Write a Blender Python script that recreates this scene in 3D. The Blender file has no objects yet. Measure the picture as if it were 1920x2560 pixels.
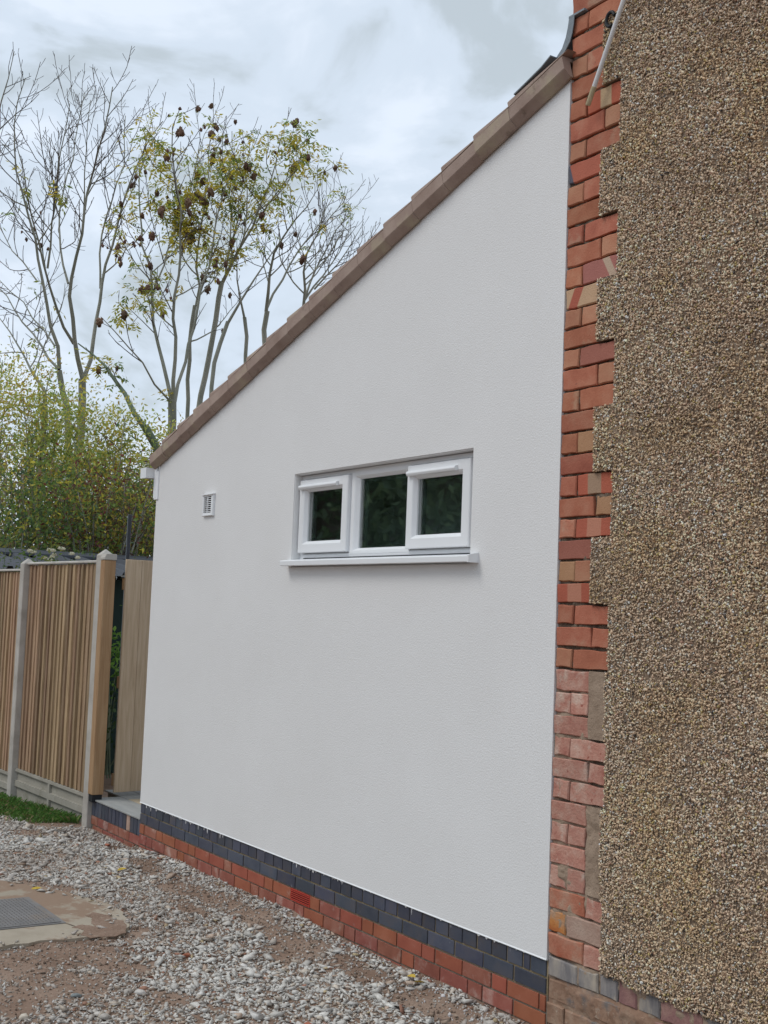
import bpy, bmesh, math, random
import numpy as np
from mathutils import Vector, Matrix

random.seed(7)
RNG = np.random.default_rng(11)
S = bpy.context.scene
COL = S.collection

# ------------------------------------------------------------------ camera
CAM_R = np.array([[0.54336, 0.83863, 0.03823], [-0.04649, 0.07553, -0.99606], [-0.83821, 0.53944, 0.08003]])
CAM_C = np.array([4.26984, -3.68038, 1.79684])
FPX = 3133.94
cam = bpy.data.cameras.new('camera')
cam.sensor_fit = 'HORIZONTAL'
cam.sensor_width = 36.0
cam.lens = FPX / 1920.0 * 36.0
cam.clip_start = 0.05
cam.clip_end = 2000.0
cam_ob = bpy.data.objects.new('camera', cam)
COL.objects.link(cam_ob)
rx, dn, fw = CAM_R
m = Matrix(((rx[0], -dn[0], -fw[0], CAM_C[0]), (rx[1], -dn[1], -fw[1], CAM_C[1]), (rx[2], -dn[2], -fw[2], CAM_C[2]), (0, 0, 0, 1)))
cam_ob.matrix_world = m
S.camera = cam_ob

# ------------------------------------------------------------------ world, sun, exposure
SUN_EL, SUN_AZ = math.radians(52), math.radians(205)   # azimuth clockwise from +Y
W = bpy.data.worlds.new('World')
S.world = W
W.use_nodes = True
nt = W.node_tree
nt.nodes.clear()
out = nt.nodes.new('ShaderNodeOutputWorld')
bg = nt.nodes.new('ShaderNodeBackground')
bg.inputs['Strength'].default_value = 0.1
sky = nt.nodes.new('ShaderNodeTexSky')
sky.sky_type = 'NISHITA'
sky.sun_disc = False
sky.sun_elevation = SUN_EL
sky.sun_rotation = SUN_AZ
tc = nt.nodes.new('ShaderNodeTexCoord')
mp = nt.nodes.new('ShaderNodeMapping')
mp.inputs['Scale'].default_value = (1.0, 1.0, 1.9)
mp.inputs['Location'].default_value = (0.37, 0.11, 0.2)
nt.links.new(tc.outputs['Generated'], mp.inputs['Vector'])
n1 = nt.nodes.new('ShaderNodeTexNoise')
n1.inputs['Scale'].default_value = 5.6
n1.inputs['Detail'].default_value = 6.0
n1.inputs['Roughness'].default_value = 0.52
n1.inputs['Distortion'].default_value = 0.35
nt.links.new(mp.outputs['Vector'], n1.inputs['Vector'])
cr = nt.nodes.new('ShaderNodeValToRGB')
cr.color_ramp.interpolation = 'EASE'
e = cr.color_ramp.elements
e[0].position = 0.38; e[0].color = (0.530, 0.605, 0.665, 1)
e[1].position = 0.58; e[1].color = (0.800, 0.885, 1.0, 1)
k = cr.color_ramp.elements.new(0.48); k.color = (0.680, 0.775, 0.890, 1)
nt.links.new(n1.outputs['Fac'], cr.inputs['Fac'])
mul = nt.nodes.new('ShaderNodeVectorMath'); mul.operation = 'SCALE'; mul.inputs['Scale'].default_value = 10.7
nt.links.new(cr.outputs['Color'], mul.inputs[0])
mx = nt.nodes.new('ShaderNodeMix'); mx.data_type = 'RGBA'; mx.inputs['Factor'].default_value = 0.93
nt.links.new(sky.outputs['Color'], mx.inputs[6])
nt.links.new(mul.outputs['Vector'], mx.inputs[7])
nt.links.new(mx.outputs[2], bg.inputs['Color'])
nt.links.new(bg.outputs['Background'], out.inputs['Surface'])

sun = bpy.data.lights.new('sun', 'SUN')
sun.energy = 1.3
sun.angle = math.radians(25)
sun.color = (1.0, 0.96, 0.9)
sun_ob = bpy.data.objects.new('sun', sun)
COL.objects.link(sun_ob)
sd = Vector((math.sin(SUN_AZ) * math.cos(SUN_EL), math.cos(SUN_AZ) * math.cos(SUN_EL), math.sin(SUN_EL)))
sun_ob.rotation_euler = (-sd).to_track_quat('-Z', 'Y').to_euler()

S.view_settings.view_transform = 'Standard'
S.view_settings.look = 'None'
S.view_settings.gamma = 1.0
S.view_settings.exposure = 0.0
S.view_settings.use_curve_mapping = False
S.render.engine = 'CYCLES'
S.cycles.max_bounces = 6
S.cycles.diffuse_bounces = 3
S.cycles.transparent_max_bounces = 12

# ------------------------------------------------------------------ helpers
def pix(u, v, d):
    """a point d metres in front of the camera, seen at photo pixel u, v"""
    return CAM_C + CAM_R.T @ np.array([(u - 960) / FPX * d, (v - 1280) / FPX * d, d])

def on_ground(u, v, z=0.0):
    d = CAM_R.T @ np.array([(u - 960) / FPX, (v - 1280) / FPX, 1.0])
    return CAM_C + d * ((z - CAM_C[2]) / d[2])

def on_wall(u, v, y=0.0):
    d = CAM_R.T @ np.array([(u - 960) / FPX, (v - 1280) / FPX, 1.0])
    return CAM_C + d * ((y - CAM_C[1]) / d[1])

def tag(o, label=None, cat=None, group=None, kind=None):
    if label: o['label'] = label
    if cat: o['category'] = cat
    if group: o['group'] = group
    if kind: o['kind'] = kind
    return o

def link(name, me, parent=None, loc=None):
    o = bpy.data.objects.new(name, me)
    COL.objects.link(o)
    if parent: o.parent = parent
    if loc is not None: o.location = loc
    return o

def empty(name, loc=(0, 0, 0), rz=0.0):
    o = bpy.data.objects.new(name, None)
    COL.objects.link(o)
    o.location = loc
    o.rotation_euler = (0, 0, rz)
    o.empty_display_size = 0.1
    return o

class MB:
    def __init__(self): self.v = []; self.f = []
    def add(self, vs, fs):
        b = len(self.v)
        self.v += [tuple(map(float, p)) for p in vs]
        self.f += [tuple(b + i for i in f) for f in fs]
    def box(self, x0, x1, y0, y1, z0, z1):
        self.add([(x0, y0, z0), (x1, y0, z0), (x1, y1, z0), (x0, y1, z0), (x0, y0, z1), (x1, y0, z1), (x1, y1, z1), (x0, y1, z1)],
                 [(0, 3, 2, 1), (4, 5, 6, 7), (0, 1, 5, 4), (1, 2, 6, 5), (2, 3, 7, 6), (3, 0, 4, 7)])
    def prism(self, poly, axis, a, b):
        """extrude a 2-D polygon along axis from a to b"""
        n = len(poly)
        def P(p, t):
            return {'x': (t, p[0], p[1]), 'y': (p[0], t, p[1]), 'z': (p[0], p[1], t)}[axis]
        vs = [P(p, a) for p in poly] + [P(p, b) for p in poly]
        fs = [tuple(range(n)), tuple(range(2 * n - 1, n - 1, -1))]
        fs += [(i, n + i, n + (i + 1) % n, (i + 1) % n) for i in range(n)]
        self.add(vs, fs)
    def tube(self, pts, rad, n=8, cap=True):
        pts = [Vector(p) for p in pts]
        if not hasattr(rad, '__len__'): rad = [rad] * len(pts)
        vs = []; a = None
        for i, p in enumerate(pts):
            t = (pts[min(i + 1, len(pts) - 1)] - pts[max(i - 1, 0)]).normalized()
            if a is None:
                a = t.orthogonal().normalized()
            a = (a - t * a.dot(t)).normalized(); b = t.cross(a)
            for j in range(n):
                w = 2 * math.pi * j / n
                vs.append(p + (a * math.cos(w) + b * math.sin(w)) * rad[i])
        fs = []
        for i in range(len(pts) - 1):
            for j in range(n):
                fs.append((i * n + j, i * n + (j + 1) % n, (i + 1) * n + (j + 1) % n, (i + 1) * n + j))
        if cap:
            fs.append(tuple(range(n - 1, -1, -1))); fs.append(tuple((len(pts) - 1) * n + j for j in range(n)))
        self.add(vs, fs)
    def ring(self, outer, inner, prof):
        """profile [(t, y)] swept round a rectangle, t=0 on outer (x0,x1,z0,z1), t=1 on inner"""
        vs = []
        for t, y in prof:
            x0, x1, z0, z1 = [o + (i - o) * t for o, i in zip(outer, inner)]
            vs += [(x0, y, z0), (x1, y, z0), (x1, y, z1), (x0, y, z1)]
        fs = []
        for k in range(len(prof) - 1):
            for j in range(4):
                fs.append((k * 4 + j, k * 4 + (j + 1) % 4, k * 4 + 4 + (j + 1) % 4, k * 4 + 4 + j))
        self.add(vs, fs)
    def mesh(self, name, mat, bevel=0.0, smooth=False):
        me = bpy.data.meshes.new(name)
        me.from_pydata(self.v, [], self.f)
        if bevel > 0:
            bm = bmesh.new(); bm.from_mesh(me)
            bmesh.ops.recalc_face_normals(bm, faces=bm.faces)
            bmesh.ops.bevel(bm, geom=bm.edges[:], offset=bevel, segments=1, affect='EDGES', clamp_overlap=True)
            bm.to_mesh(me); bm.free()
        else:
            bm = bmesh.new(); bm.from_mesh(me)
            bmesh.ops.recalc_face_normals(bm, faces=bm.faces)
            bm.to_mesh(me); bm.free()
        if smooth: me.polygons.foreach_set('use_smooth', [True] * len(me.polygons))
        if mat: me.materials.append(mat)
        return me
    def build(self, name, mat, parent=None, loc=None, bevel=0.0, smooth=False):
        return link(name, self.mesh(name, mat, bevel, smooth), parent, loc)

def np_mesh(name, V, F, mat, colors=None, smooth=False):
    """V (n,3), F (m,k) all faces of k corners, colors (n,3) per vertex"""
    me = bpy.data.meshes.new(name)
    V = np.ascontiguousarray(V, np.float32); F = np.ascontiguousarray(F, np.int32)
    me.vertices.add(len(V)); me.vertices.foreach_set('co', V.ravel())
    k = F.shape[1]
    me.loops.add(F.size); me.loops.foreach_set('vertex_index', F.ravel())
    me.polygons.add(len(F)); me.polygons.foreach_set('loop_start', np.arange(0, F.size, k, dtype=np.int32))
    me.update(calc_edges=True)
    if smooth: me.polygons.foreach_set('use_smooth', np.ones(len(F), bool))
    if colors is not None:
        at = me.color_attributes.new('tint', 'FLOAT_COLOR', 'POINT')
        c = np.ones((len(V), 4), np.float32); c[:, :3] = colors
        at.data.foreach_set('color', c.ravel())
    if mat: me.materials.append(mat)
    return me

def rot_mats(n, rng, flat=None):
    """n random rotation matrices; flat limits the tilt (radians) and leaves the spin free"""
    if flat is None:
        q = rng.normal(size=(n, 4)); q /= np.linalg.norm(q, axis=1)[:, None]
        w, x, y, z = q.T
    else:
        yaw = rng.uniform(0, 2 * np.pi, n); ax = rng.uniform(0, 2 * np.pi, n); t = np.abs(rng.normal(0, flat, n))
        w1, z1 = np.cos(yaw / 2), np.sin(yaw / 2)
        w2, x2, y2 = np.cos(t / 2), np.sin(t / 2) * np.cos(ax), np.sin(t / 2) * np.sin(ax)
        w = w2 * w1; x = x2 * w1 + y2 * z1; y = y2 * w1 - x2 * z1; z = w2 * z1
    R = np.empty((n, 3, 3))
    R[:, 0, 0] = 1 - 2 * (y * y + z * z); R[:, 0, 1] = 2 * (x * y - w * z); R[:, 0, 2] = 2 * (x * z + w * y)
    R[:, 1, 0] = 2 * (x * y + w * z); R[:, 1, 1] = 1 - 2 * (x * x + z * z); R[:, 1, 2] = 2 * (y * z - w * x)
    R[:, 2, 0] = 2 * (x * z - w * y); R[:, 2, 1] = 2 * (y * z + w * x); R[:, 2, 2] = 1 - 2 * (x * x + y * y)
    return R

def scatter(temps, P, R, Sc, col):
    """temps: list of (verts, tris); P (n,3), R (n,3,3), Sc (n,3), col (n,3) -> V, F, C"""
    Vs, Fs, Cs = [], [], []; base = 0
    pick = RNG.integers(0, len(temps), len(P))
    for ti, (tv, tf) in enumerate(temps):
        ix = np.nonzero(pick == ti)[0]
        if not len(ix): continue
        v = tv[None] * Sc[ix][:, None, :]
        v = np.einsum('nij,nkj->nki', R[ix], v) + P[ix][:, None, :]
        f = tf[None] + (np.arange(len(ix)) * len(tv))[:, None, None] + base
        Vs.append(v.reshape(-1, 3)); Fs.append(f.reshape(-1, tf.shape[1])); Cs.append(np.repeat(col[ix], len(tv), 0))
        base += len(ix) * len(tv)
    return np.concatenate(Vs), np.concatenate(Fs), np.concatenate(Cs)

def vnoise(x, y, f, seed):
    """smooth value noise in numpy, about -1..1"""
    def h(i, j):
        s = np.sin(i * 127.1 + j * 311.7 + seed * 74.7) * 43758.5453
        return s - np.floor(s)
    X, Y = np.asarray(x) * f, np.asarray(y) * f
    i, j = np.floor(X), np.floor(Y); u, v = X - i, Y - j
    u = u * u * (3 - 2 * u); v = v * v * (3 - 2 * v)
    a = h(i, j) * (1 - u) + h(i + 1, j) * u; b = h(i, j + 1) * (1 - u) + h(i + 1, j + 1) * u
    return (a * (1 - v) + b * v) * 2 - 1

# ------------------------------------------------------------------ materials
def mat(name, ramp, scale=6.0, rough=0.85, bump=0.0, bscale=60.0, rnd=0.0, huernd=0.0, stretch=(1, 1, 1), detail=5.0,
        spec=0.3, tint=False, spots=None, metallic=0.0, distort=0.0, bdetail=4.0, translucent=0.0, coord='Object'):
    M = bpy.data.materials.new(name); M.use_nodes = True
    t = M.node_tree; N = t.nodes; L = t.links
    b = N['Principled BSDF']; b.inputs['Roughness'].default_value = rough
    b.inputs['Specular IOR Level'].default_value = spec; b.inputs['Metallic'].default_value = metallic
    tcn = N.new('ShaderNodeTexCoord'); oi = N.new('ShaderNodeObjectInfo')
    sc = N.new('ShaderNodeVectorMath'); sc.operation = 'MULTIPLY'; sc.inputs[1].default_value = stretch
    L.new(tcn.outputs[coord], sc.inputs[0])
    off = N.new('ShaderNodeMath'); off.operation = 'MULTIPLY'; off.inputs[1].default_value = 61.0
    L.new(oi.outputs['Random'], off.inputs[0])
    ad = N.new('ShaderNodeVectorMath'); ad.operation = 'ADD'
    L.new(sc.outputs[0], ad.inputs[0]); L.new(off.outputs[0], ad.inputs[1])
    no = N.new('ShaderNodeTexNoise'); no.inputs['Scale'].default_value = scale; no.inputs['Detail'].default_value = detail
    no.inputs['Distortion'].default_value = distort; no.inputs['Roughness'].default_value = 0.6
    L.new(ad.outputs[0], no.inputs['Vector'])
    r = N.new('ShaderNodeValToRGB'); els = r.color_ramp.elements
    if len(ramp) == 1: ramp = [ramp[0], ramp[0]]
    for i, c in enumerate(ramp):
        pos = 0.28 + 0.44 * i / (len(ramp) - 1)
        if len(c) == 4: pos = c[3]
        if i == 0: el = els[0]
        elif i == len(ramp) - 1: el = els[-1]
        else: el = els.new(pos)
        el.position = pos; el.color = (*c[:3], 1)
    L.new(no.outputs['Fac'], r.inputs['Fac'])
    cur = r.outputs['Color']
    if spots:
        for (col, s2, lo, hi) in spots:
            n2 = N.new('ShaderNodeTexNoise'); n2.inputs['Scale'].default_value = s2; n2.inputs['Detail'].default_value = 6.0
            n2.inputs['Roughness'].default_value = 0.65
            L.new(ad.outputs[0], n2.inputs['Vector'])
            mr = N.new('ShaderNodeMapRange'); mr.inputs['From Min'].default_value = lo; mr.inputs['From Max'].default_value = hi
            L.new(n2.outputs['Fac'], mr.inputs['Value'])
            mm = N.new('ShaderNodeMix'); mm.data_type = 'RGBA'; mm.inputs[7].default_value = (*col, 1)
            L.new(mr.outputs['Result'], mm.inputs['Factor']); L.new(cur, mm.inputs[6]); cur = mm.outputs[2]
    if tint:
        a = N.new('ShaderNodeAttribute'); a.attribute_name = 'tint'
        mm = N.new('ShaderNodeMix'); mm.data_type = 'RGBA'; mm.blend_type = 'MULTIPLY'; mm.inputs['Factor'].default_value = 1.0
        L.new(cur, mm.inputs[6]); L.new(a.outputs['Color'], mm.inputs[7]); cur = mm.outputs[2]
    if rnd or huernd:
        hs = N.new('ShaderNodeHueSaturation')
        mr = N.new('ShaderNodeMapRange'); mr.inputs['To Min'].default_value = 1 - rnd; mr.inputs['To Max'].default_value = 1 + rnd
        L.new(oi.outputs['Random'], mr.inputs['Value']); L.new(mr.outputs['Result'], hs.inputs['Value'])
        if huernd:
            fr = N.new('ShaderNodeMath'); fr.operation = 'MULTIPLY'; fr.inputs[1].default_value = 7.31; L.new(oi.outputs['Random'], fr.inputs[0])
            fc = N.new('ShaderNodeMath'); fc.operation = 'FRACT'; L.new(fr.outputs[0], fc.inputs[0])
            m2 = N.new('ShaderNodeMapRange'); m2.inputs['To Min'].default_value = 0.5 - huernd; m2.inputs['To Max'].default_value = 0.5 + huernd
            L.new(fc.outputs[0], m2.inputs['Value']); L.new(m2.outputs['Result'], hs.inputs['Hue'])
        L.new(cur, hs.inputs['Color']); cur = hs.outputs['Color']
    L.new(cur, b.inputs['Base Color'])
    if bump:
        n3 = N.new('ShaderNodeTexNoise'); n3.inputs['Scale'].default_value = bscale; n3.inputs['Detail'].default_value = bdetail
        L.new(ad.outputs[0], n3.inputs['Vector'])
        bp = N.new('ShaderNodeBump'); bp.inputs['Distance'].default_value = bump; bp.inputs['Strength'].default_value = 1.0
        L.new(n3.outputs['Fac'], bp.inputs['Height']); L.new(bp.outputs['Normal'], b.inputs['Normal'])
    if translucent:
        tr = N.new('ShaderNodeBsdfTranslucent'); L.new(cur, tr.inputs['Color'])
        ms = N.new('ShaderNodeMixShader'); ms.inputs[0].default_value = translucent
        L.new(b.outputs[0], ms.inputs[1]); L.new(tr.outputs[0], ms.inputs[2])
        L.new(ms.outputs[0], N['Material Output'].inputs['Surface'])
    return M

RED = [(0.30, 0.085, 0.050), (0.40, 0.125, 0.075), (0.46, 0.17, 0.105)]
MT = {}
MT['render'] = mat('smooth_cream_render', [(0.728, 0.722, 0.714), (0.742, 0.737, 0.730), (0.758, 0.754, 0.748)], 1.7, 0.9, 0.0019, 125, detail=3, spec=0.2, bdetail=3)
MT['old_red'] = mat('old_red_brick', [(0.32, 0.102, 0.058), (0.40, 0.142, 0.083), (0.45, 0.20, 0.125)], 9, 0.85, 0.0018, 130, rnd=0.13, huernd=0.006,
                    spots=[((0.10, 0.06, 0.05), 34, 0.66, 0.74), ((0.46, 0.30, 0.20), 5, 0.60, 0.75)])
MT['old_tan'] = mat('old_tan_brick', [(0.38, 0.150, 0.088), (0.43, 0.195, 0.115), (0.47, 0.245, 0.15)], 8, 0.85, 0.0018, 130, rnd=0.10,
                    spots=[((0.12, 0.08, 0.06), 40, 0.68, 0.74)])
MT['old_ochre'] = mat('old_ochre_brick', [(0.38, 0.20, 0.105), (0.44, 0.25, 0.14)], 8, 0.85, 0.0018, 130, rnd=0.08)
MT['old_mauve'] = mat('old_mauve_brick', [(0.30, 0.105, 0.075), (0.36, 0.14, 0.10)], 7, 0.85, 0.0018, 130, rnd=0.08)
MT['washed'] = mat('washed_brick', [(0.36, 0.14, 0.105), (0.45, 0.225, 0.17), (0.52, 0.33, 0.26)], 14, 0.92, 0.0035, 90, rnd=0.12,
                   spots=[((0.56, 0.45, 0.37), 9, 0.54, 0.72), ((0.30, 0.10, 0.07), 26, 0.64, 0.70)])
MT['washed_grey'] = mat('washed_grey_brick', [(0.38, 0.24, 0.185), (0.47, 0.34, 0.27)], 12, 0.92, 0.003, 90, rnd=0.1,
                        spots=[((0.42, 0.17, 0.12), 7, 0.56, 0.68)])
MT['washed_red'] = mat('washed_red_brick', [(0.38, 0.11, 0.06), (0.46, 0.19, 0.12), (0.48, 0.33, 0.24)], 9, 0.9, 0.003, 90, rnd=0.1)
MT['rusty'] = mat('rust_stained_brick', [(0.36, 0.10, 0.03), (0.48, 0.20, 0.06), (0.40, 0.28, 0.2)], 12, 0.9, 0.003, 90)
MT['grey_old'] = mat('grey_stained_brick', [(0.10, 0.10, 0.115), (0.24, 0.22, 0.21), (0.42, 0.36, 0.29)], 11, 0.9, 0.003, 80, rnd=0.15, stretch=(1, 1, 0.35),
                     spots=[((0.46, 0.38, 0.29), 16, 0.58, 0.72)])
MT['purple_old'] = mat('purple_stained_brick', [(0.16, 0.085, 0.085), (0.25, 0.13, 0.12), (0.36, 0.22, 0.18)], 9, 0.9, 0.003, 80, rnd=0.12)
MT['smeared'] = mat('smeared_brown_brick', [(0.22, 0.125, 0.080), (0.30, 0.185, 0.125), (0.40, 0.29, 0.21)], 9, 0.85, 0.006, 40, rnd=0.1,
                    spots=[((0.17, 0.15, 0.14), 5, 0.56, 0.66), ((0.50, 0.44, 0.36), 22, 0.60, 0.75)])

def banded(name, c1, c2, edges, slope=0.0):
    """a brick with a kiln band of another colour across it; edges in metres from the brick's middle"""
    M = mat(name, [c1, tuple(min(1, v * 1.15) for v in c1)], 9, 0.85, 0.0018, 130)
    t = M.node_tree; N = t.nodes; L = t.links; b = N['Principled BSDF']
    src = b.inputs['Base Color'].links[0].from_socket
    tcn = N.new('ShaderNodeTexCoord'); sx = N.new('ShaderNodeSeparateXYZ'); L.new(tcn.outputs['Object'], sx.inputs[0])
    ma = N.new('ShaderNodeMath'); ma.operation = 'MULTIPLY_ADD'; ma.inputs[1].default_value = slope
    L.new(sx.outputs['Z'], ma.inputs[0]); L.new(sx.outputs['X'], ma.inputs[2])
    a = N.new('ShaderNodeMapRange'); a.inputs['From Min'].default_value = edges[0]; a.inputs['From Max'].default_value = edges[0] + 0.006
    c = N.new('ShaderNodeMapRange'); c.inputs['From Min'].default_value = edges[1]; c.inputs['From Max'].default_value = edges[1] - 0.006
    L.new(ma.outputs[0], a.inputs['Value']); L.new(ma.outputs[0], c.inputs['Value'])
    mu = N.new('ShaderNodeMath'); mu.operation = 'MULTIPLY'; L.new(a.outputs[0], mu.inputs[0]); L.new(c.outputs[0], mu.inputs[1])
    mm = N.new('ShaderNodeMix'); mm.data_type = 'RGBA'; mm.inputs[7].default_value = (*c2, 1)
    L.new(mu.outputs[0], mm.inputs['Factor']); L.new(src, mm.inputs[6]); L.new(mm.outputs[2], b.inputs['Base Color'])
    return M
MT['band_cream'] = banded('cream_banded_brick', (0.38, 0.105, 0.06), (0.50, 0.36, 0.22), (-0.03, 0.045))
MT['band_grey'] = banded('grey_banded_brick', (0.40, 0.11, 0.065), (0.36, 0.24, 0.16), (-0.05, 0.04))
MT['band_pink'] = banded('pink_banded_brick', (0.37, 0.10, 0.06), (0.46, 0.20, 0.13), (-0.045, 0.05))
MT['mauve_cream'] = banded('mauve_brick_with_cream_wedge', (0.36, 0.14, 0.115), (0.50, 0.37, 0.27), (0.035, 0.085), 0.55)
MT['cream_wedge'] = banded('cream_brick_with_red_wedge', (0.50, 0.33, 0.205), (0.40, 0.11, 0.07), (-0.075, -0.01), -0.5)
MT['blue_end'] = banded('red_brick_with_blue_end', (0.40, 0.12, 0.075), (0.10, 0.10, 0.13), (-0.2, -0.085), 0.3)

MT['blue_brick'] = mat('blue_engineering_brick', [(0.040, 0.046, 0.070), (0.062, 0.070, 0.098), (0.085, 0.080, 0.092)], 7, 0.5, 0.0008, 160, rnd=0.28, huernd=0.02, spec=0.5,
                       spots=[((0.42, 0.42, 0.43), 11, 0.66, 0.80), ((0.10, 0.075, 0.07), 3, 0.60, 0.70)])
MT['new_red'] = mat('red_engineering_brick', [(0.265, 0.072, 0.039), (0.325, 0.097, 0.053), (0.365, 0.12, 0.070)], 6, 0.7, 0.0008, 140, rnd=0.09, huernd=0.008, spec=0.4,
                    spots=[((0.40, 0.25, 0.20), 9, 0.62, 0.80)])
MT['dusty_red'] = mat('dusty_red_brick', [(0.225, 0.070, 0.048), (0.29, 0.10, 0.070), (0.35, 0.155, 0.115)], 7, 0.85, 0.0010, 140, rnd=0.1, huernd=0.008,
                      spots=[((0.47, 0.33, 0.28), 8, 0.54, 0.76)])
MT['mortar_buff'] = mat('buff_mortar', [(0.24, 0.18, 0.10), (0.33, 0.26, 0.16)], 20, 0.95, 0.002, 200)
MT['mortar_grey'] = mat('grey_mortar', [(0.17, 0.14, 0.11), (0.27, 0.23, 0.18)], 18, 0.95, 0.002, 200)
MT['mortar_old'] = mat('old_lime_mortar', [(0.075, 0.056, 0.042), (0.16, 0.12, 0.088), (0.28, 0.225, 0.165)], 25, 0.95, 0.006, 160)
MT['mortar_patch'] = mat('trowelled_mortar_patch', [(0.27, 0.195, 0.14), (0.36, 0.27, 0.20)], 9, 0.95, 0.004, 90)
MT['dash_base'] = mat('pebbledash_mortar', [(0.15, 0.107, 0.074), (0.23, 0.168, 0.118), (0.31, 0.235, 0.172)], 7, 0.95, 0.006, 140)
MT['pebble'] = mat('pebble_chippings', [(0.75, 0.75, 0.75), (1.0, 1.0, 1.0)], 40, 0.75, tint=True, spec=0.2)
MT['tile'] = mat('brown_concrete_tile', [(0.28, 0.198, 0.160), (0.34, 0.252, 0.21), (0.40, 0.308, 0.255)], 5, 0.85, 0.0012, 150, rnd=0.06,
                 spots=[((0.42, 0.36, 0.25), 3.2, 0.54, 0.72), ((0.20, 0.145, 0.115), 9, 0.60, 0.72)])
MT['lead'] = mat('dull_lead', [(0.16, 0.19, 0.215), (0.24, 0.275, 0.30)], 9, 0.55, 0.002, 40, spec=0.4, metallic=0.0)
MT['upvc'] = mat('white_upvc', [(0.78, 0.79, 0.80), (0.81, 0.82, 0.83)], 3, 0.35, spec=0.5)
MT['gasket'] = mat('dark_gasket', [(0.012, 0.014, 0.024)], 5, 0.5)
MT['spacer'] = mat('grey_spacer_bar', [(0.16, 0.19, 0.19)], 5, 0.4)
MT['room'] = mat('dim_room_wall', [(0.70, 0.80, 0.76), (0.76, 0.84, 0.80)], 3, 0.9)
MT['airbrick'] = mat('terracotta_plastic', [(0.42, 0.045, 0.030), (0.48, 0.06, 0.038)], 8, 0.5, spec=0.4)
MT['void'] = mat('dark_void', [(0.010, 0.009, 0.009)], 5, 0.9)
MT['concrete_post'] = mat('cast_concrete', [(0.38, 0.35, 0.31), (0.48, 0.45, 0.405), (0.54, 0.51, 0.465)], 5, 0.92, 0.0012, 160, rnd=0.06,
                          spots=[((0.24, 0.22, 0.18), 2.5, 0.6, 0.75)])
MT['gravel_board'] = mat('damp_concrete_board', [(0.30, 0.28, 0.235), (0.40, 0.375, 0.32)], 4, 0.92, 0.0015, 140,
                         spots=[((0.17, 0.165, 0.12), 3, 0.55, 0.72)])
MT['slat'] = mat('brown_fence_board', [(0.18, 0.108, 0.060), (0.35, 0.235, 0.142), (0.50, 0.362, 0.240)], 4, 0.88, 0.0012, 60, rnd=0.32, huernd=0.01, stretch=(18, 18, 1.1),
                 spots=[((0.07, 0.042, 0.028), 3, 0.66, 0.72), ((0.54, 0.44, 0.33), 5, 0.66, 0.74)])
MT['new_wood'] = mat('pale_softwood', [(0.42, 0.310, 0.205), (0.53, 0.405, 0.28), (0.60, 0.48, 0.35)], 3.2, 0.8, 0.0010, 50, rnd=0.08, stretch=(13, 13, 0.8), distort=0.8,
                     spots=[((0.24, 0.145, 0.085), 2.4, 0.68, 0.76)])
MT['post_wood'] = mat('orange_treated_post', [(0.30, 0.170, 0.085), (0.38, 0.235, 0.125), (0.44, 0.29, 0.165)], 3, 0.8, 0.0010, 50, stretch=(14, 14, 0.8), distort=0.6,
                      spots=[((0.14, 0.075, 0.04), 2.2, 0.68, 0.75)])
MT['slab_grey'] = mat('grey_sandstone_slab', [(0.27, 0.275, 0.265), (0.36, 0.36, 0.345)], 5, 0.8, 0.001, 90, stretch=(1, 4, 1))
MT['slab_buff'] = mat('buff_sandstone_slab', [(0.40, 0.325, 0.225), (0.47, 0.39, 0.28)], 5, 0.8, 0.001, 90)
MT['cover'] = mat('galvanised_chequer_plate', [(0.145, 0.14, 0.135), (0.21, 0.20, 0.195)], 7, 0.75, 0.0008, 90, spec=0.4,
                  spots=[((0.22, 0.17, 0.125), 3, 0.55, 0.72)])
MT['conc_pad'] = mat('smooth_concrete_pad', [(0.29, 0.245, 0.185), (0.37, 0.32, 0.25), (0.42, 0.37, 0.30)], 3, 0.85, 0.0012, 120,
                     spots=[((0.26, 0.18, 0.125), 1.5, 0.49, 0.54), ((0.52, 0.48, 0.42), 14, 0.68, 0.74)])
MT['dirt'] = mat('brown_dirt', [(0.175, 0.112, 0.078), (0.245, 0.165, 0.120), (0.31, 0.228, 0.175)], 3.0, 0.95, 0.012, 45, detail=8,
                 spots=[((0.34, 0.27, 0.21), 24, 0.60, 0.72), ((0.15, 0.090, 0.062), 1.1, 0.56, 0.70)], coord='Object')
MT['stone'] = mat('crushed_limestone', [(0.80, 0.80, 0.80), (1.0, 1.0, 1.0)], 30, 0.85, 0.002, 120, tint=True)
MT['grass'] = mat('grass_blades', [(1.0, 1.0, 1.0)], 5, 0.6, tint=True, translucent=0.25)
MT['leaf'] = mat('leaf_surface', [(1.0, 1.0, 1.0)], 5, 0.55, tint=True, translucent=0.5)
MT['bark'] = mat('grey_green_ash_bark', [(0.19, 0.195, 0.155), (0.28, 0.28, 0.23), (0.37, 0.355, 0.30)], 3, 0.9, 0.004, 30, stretch=(1, 1, 0.6))
MT['bark_green'] = mat('algae_green_bark', [(0.12, 0.155, 0.105), (0.17, 0.205, 0.14)], 3, 0.9, 0.004, 30)
MT['twig'] = mat('dark_twig_bark', [(0.085, 0.07, 0.062), (0.13, 0.11, 0.095)], 3, 0.9)
MT['seed'] = mat('brown_ash_keys', [(0.13, 0.080, 0.058), (0.21, 0.125, 0.085)], 6, 0.85, rnd=0.3, huernd=0.015)
MT['shed_roof'] = mat('dark_grey_sheet', [(0.050, 0.056, 0.070), (0.070, 0.078, 0.095)], 2, 0.6, spec=0.5)
MT['shed_wall'] = mat('dark_green_sheet', [(0.006, 0.022, 0.018), (0.010, 0.030, 0.024)], 2, 0.6)
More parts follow.
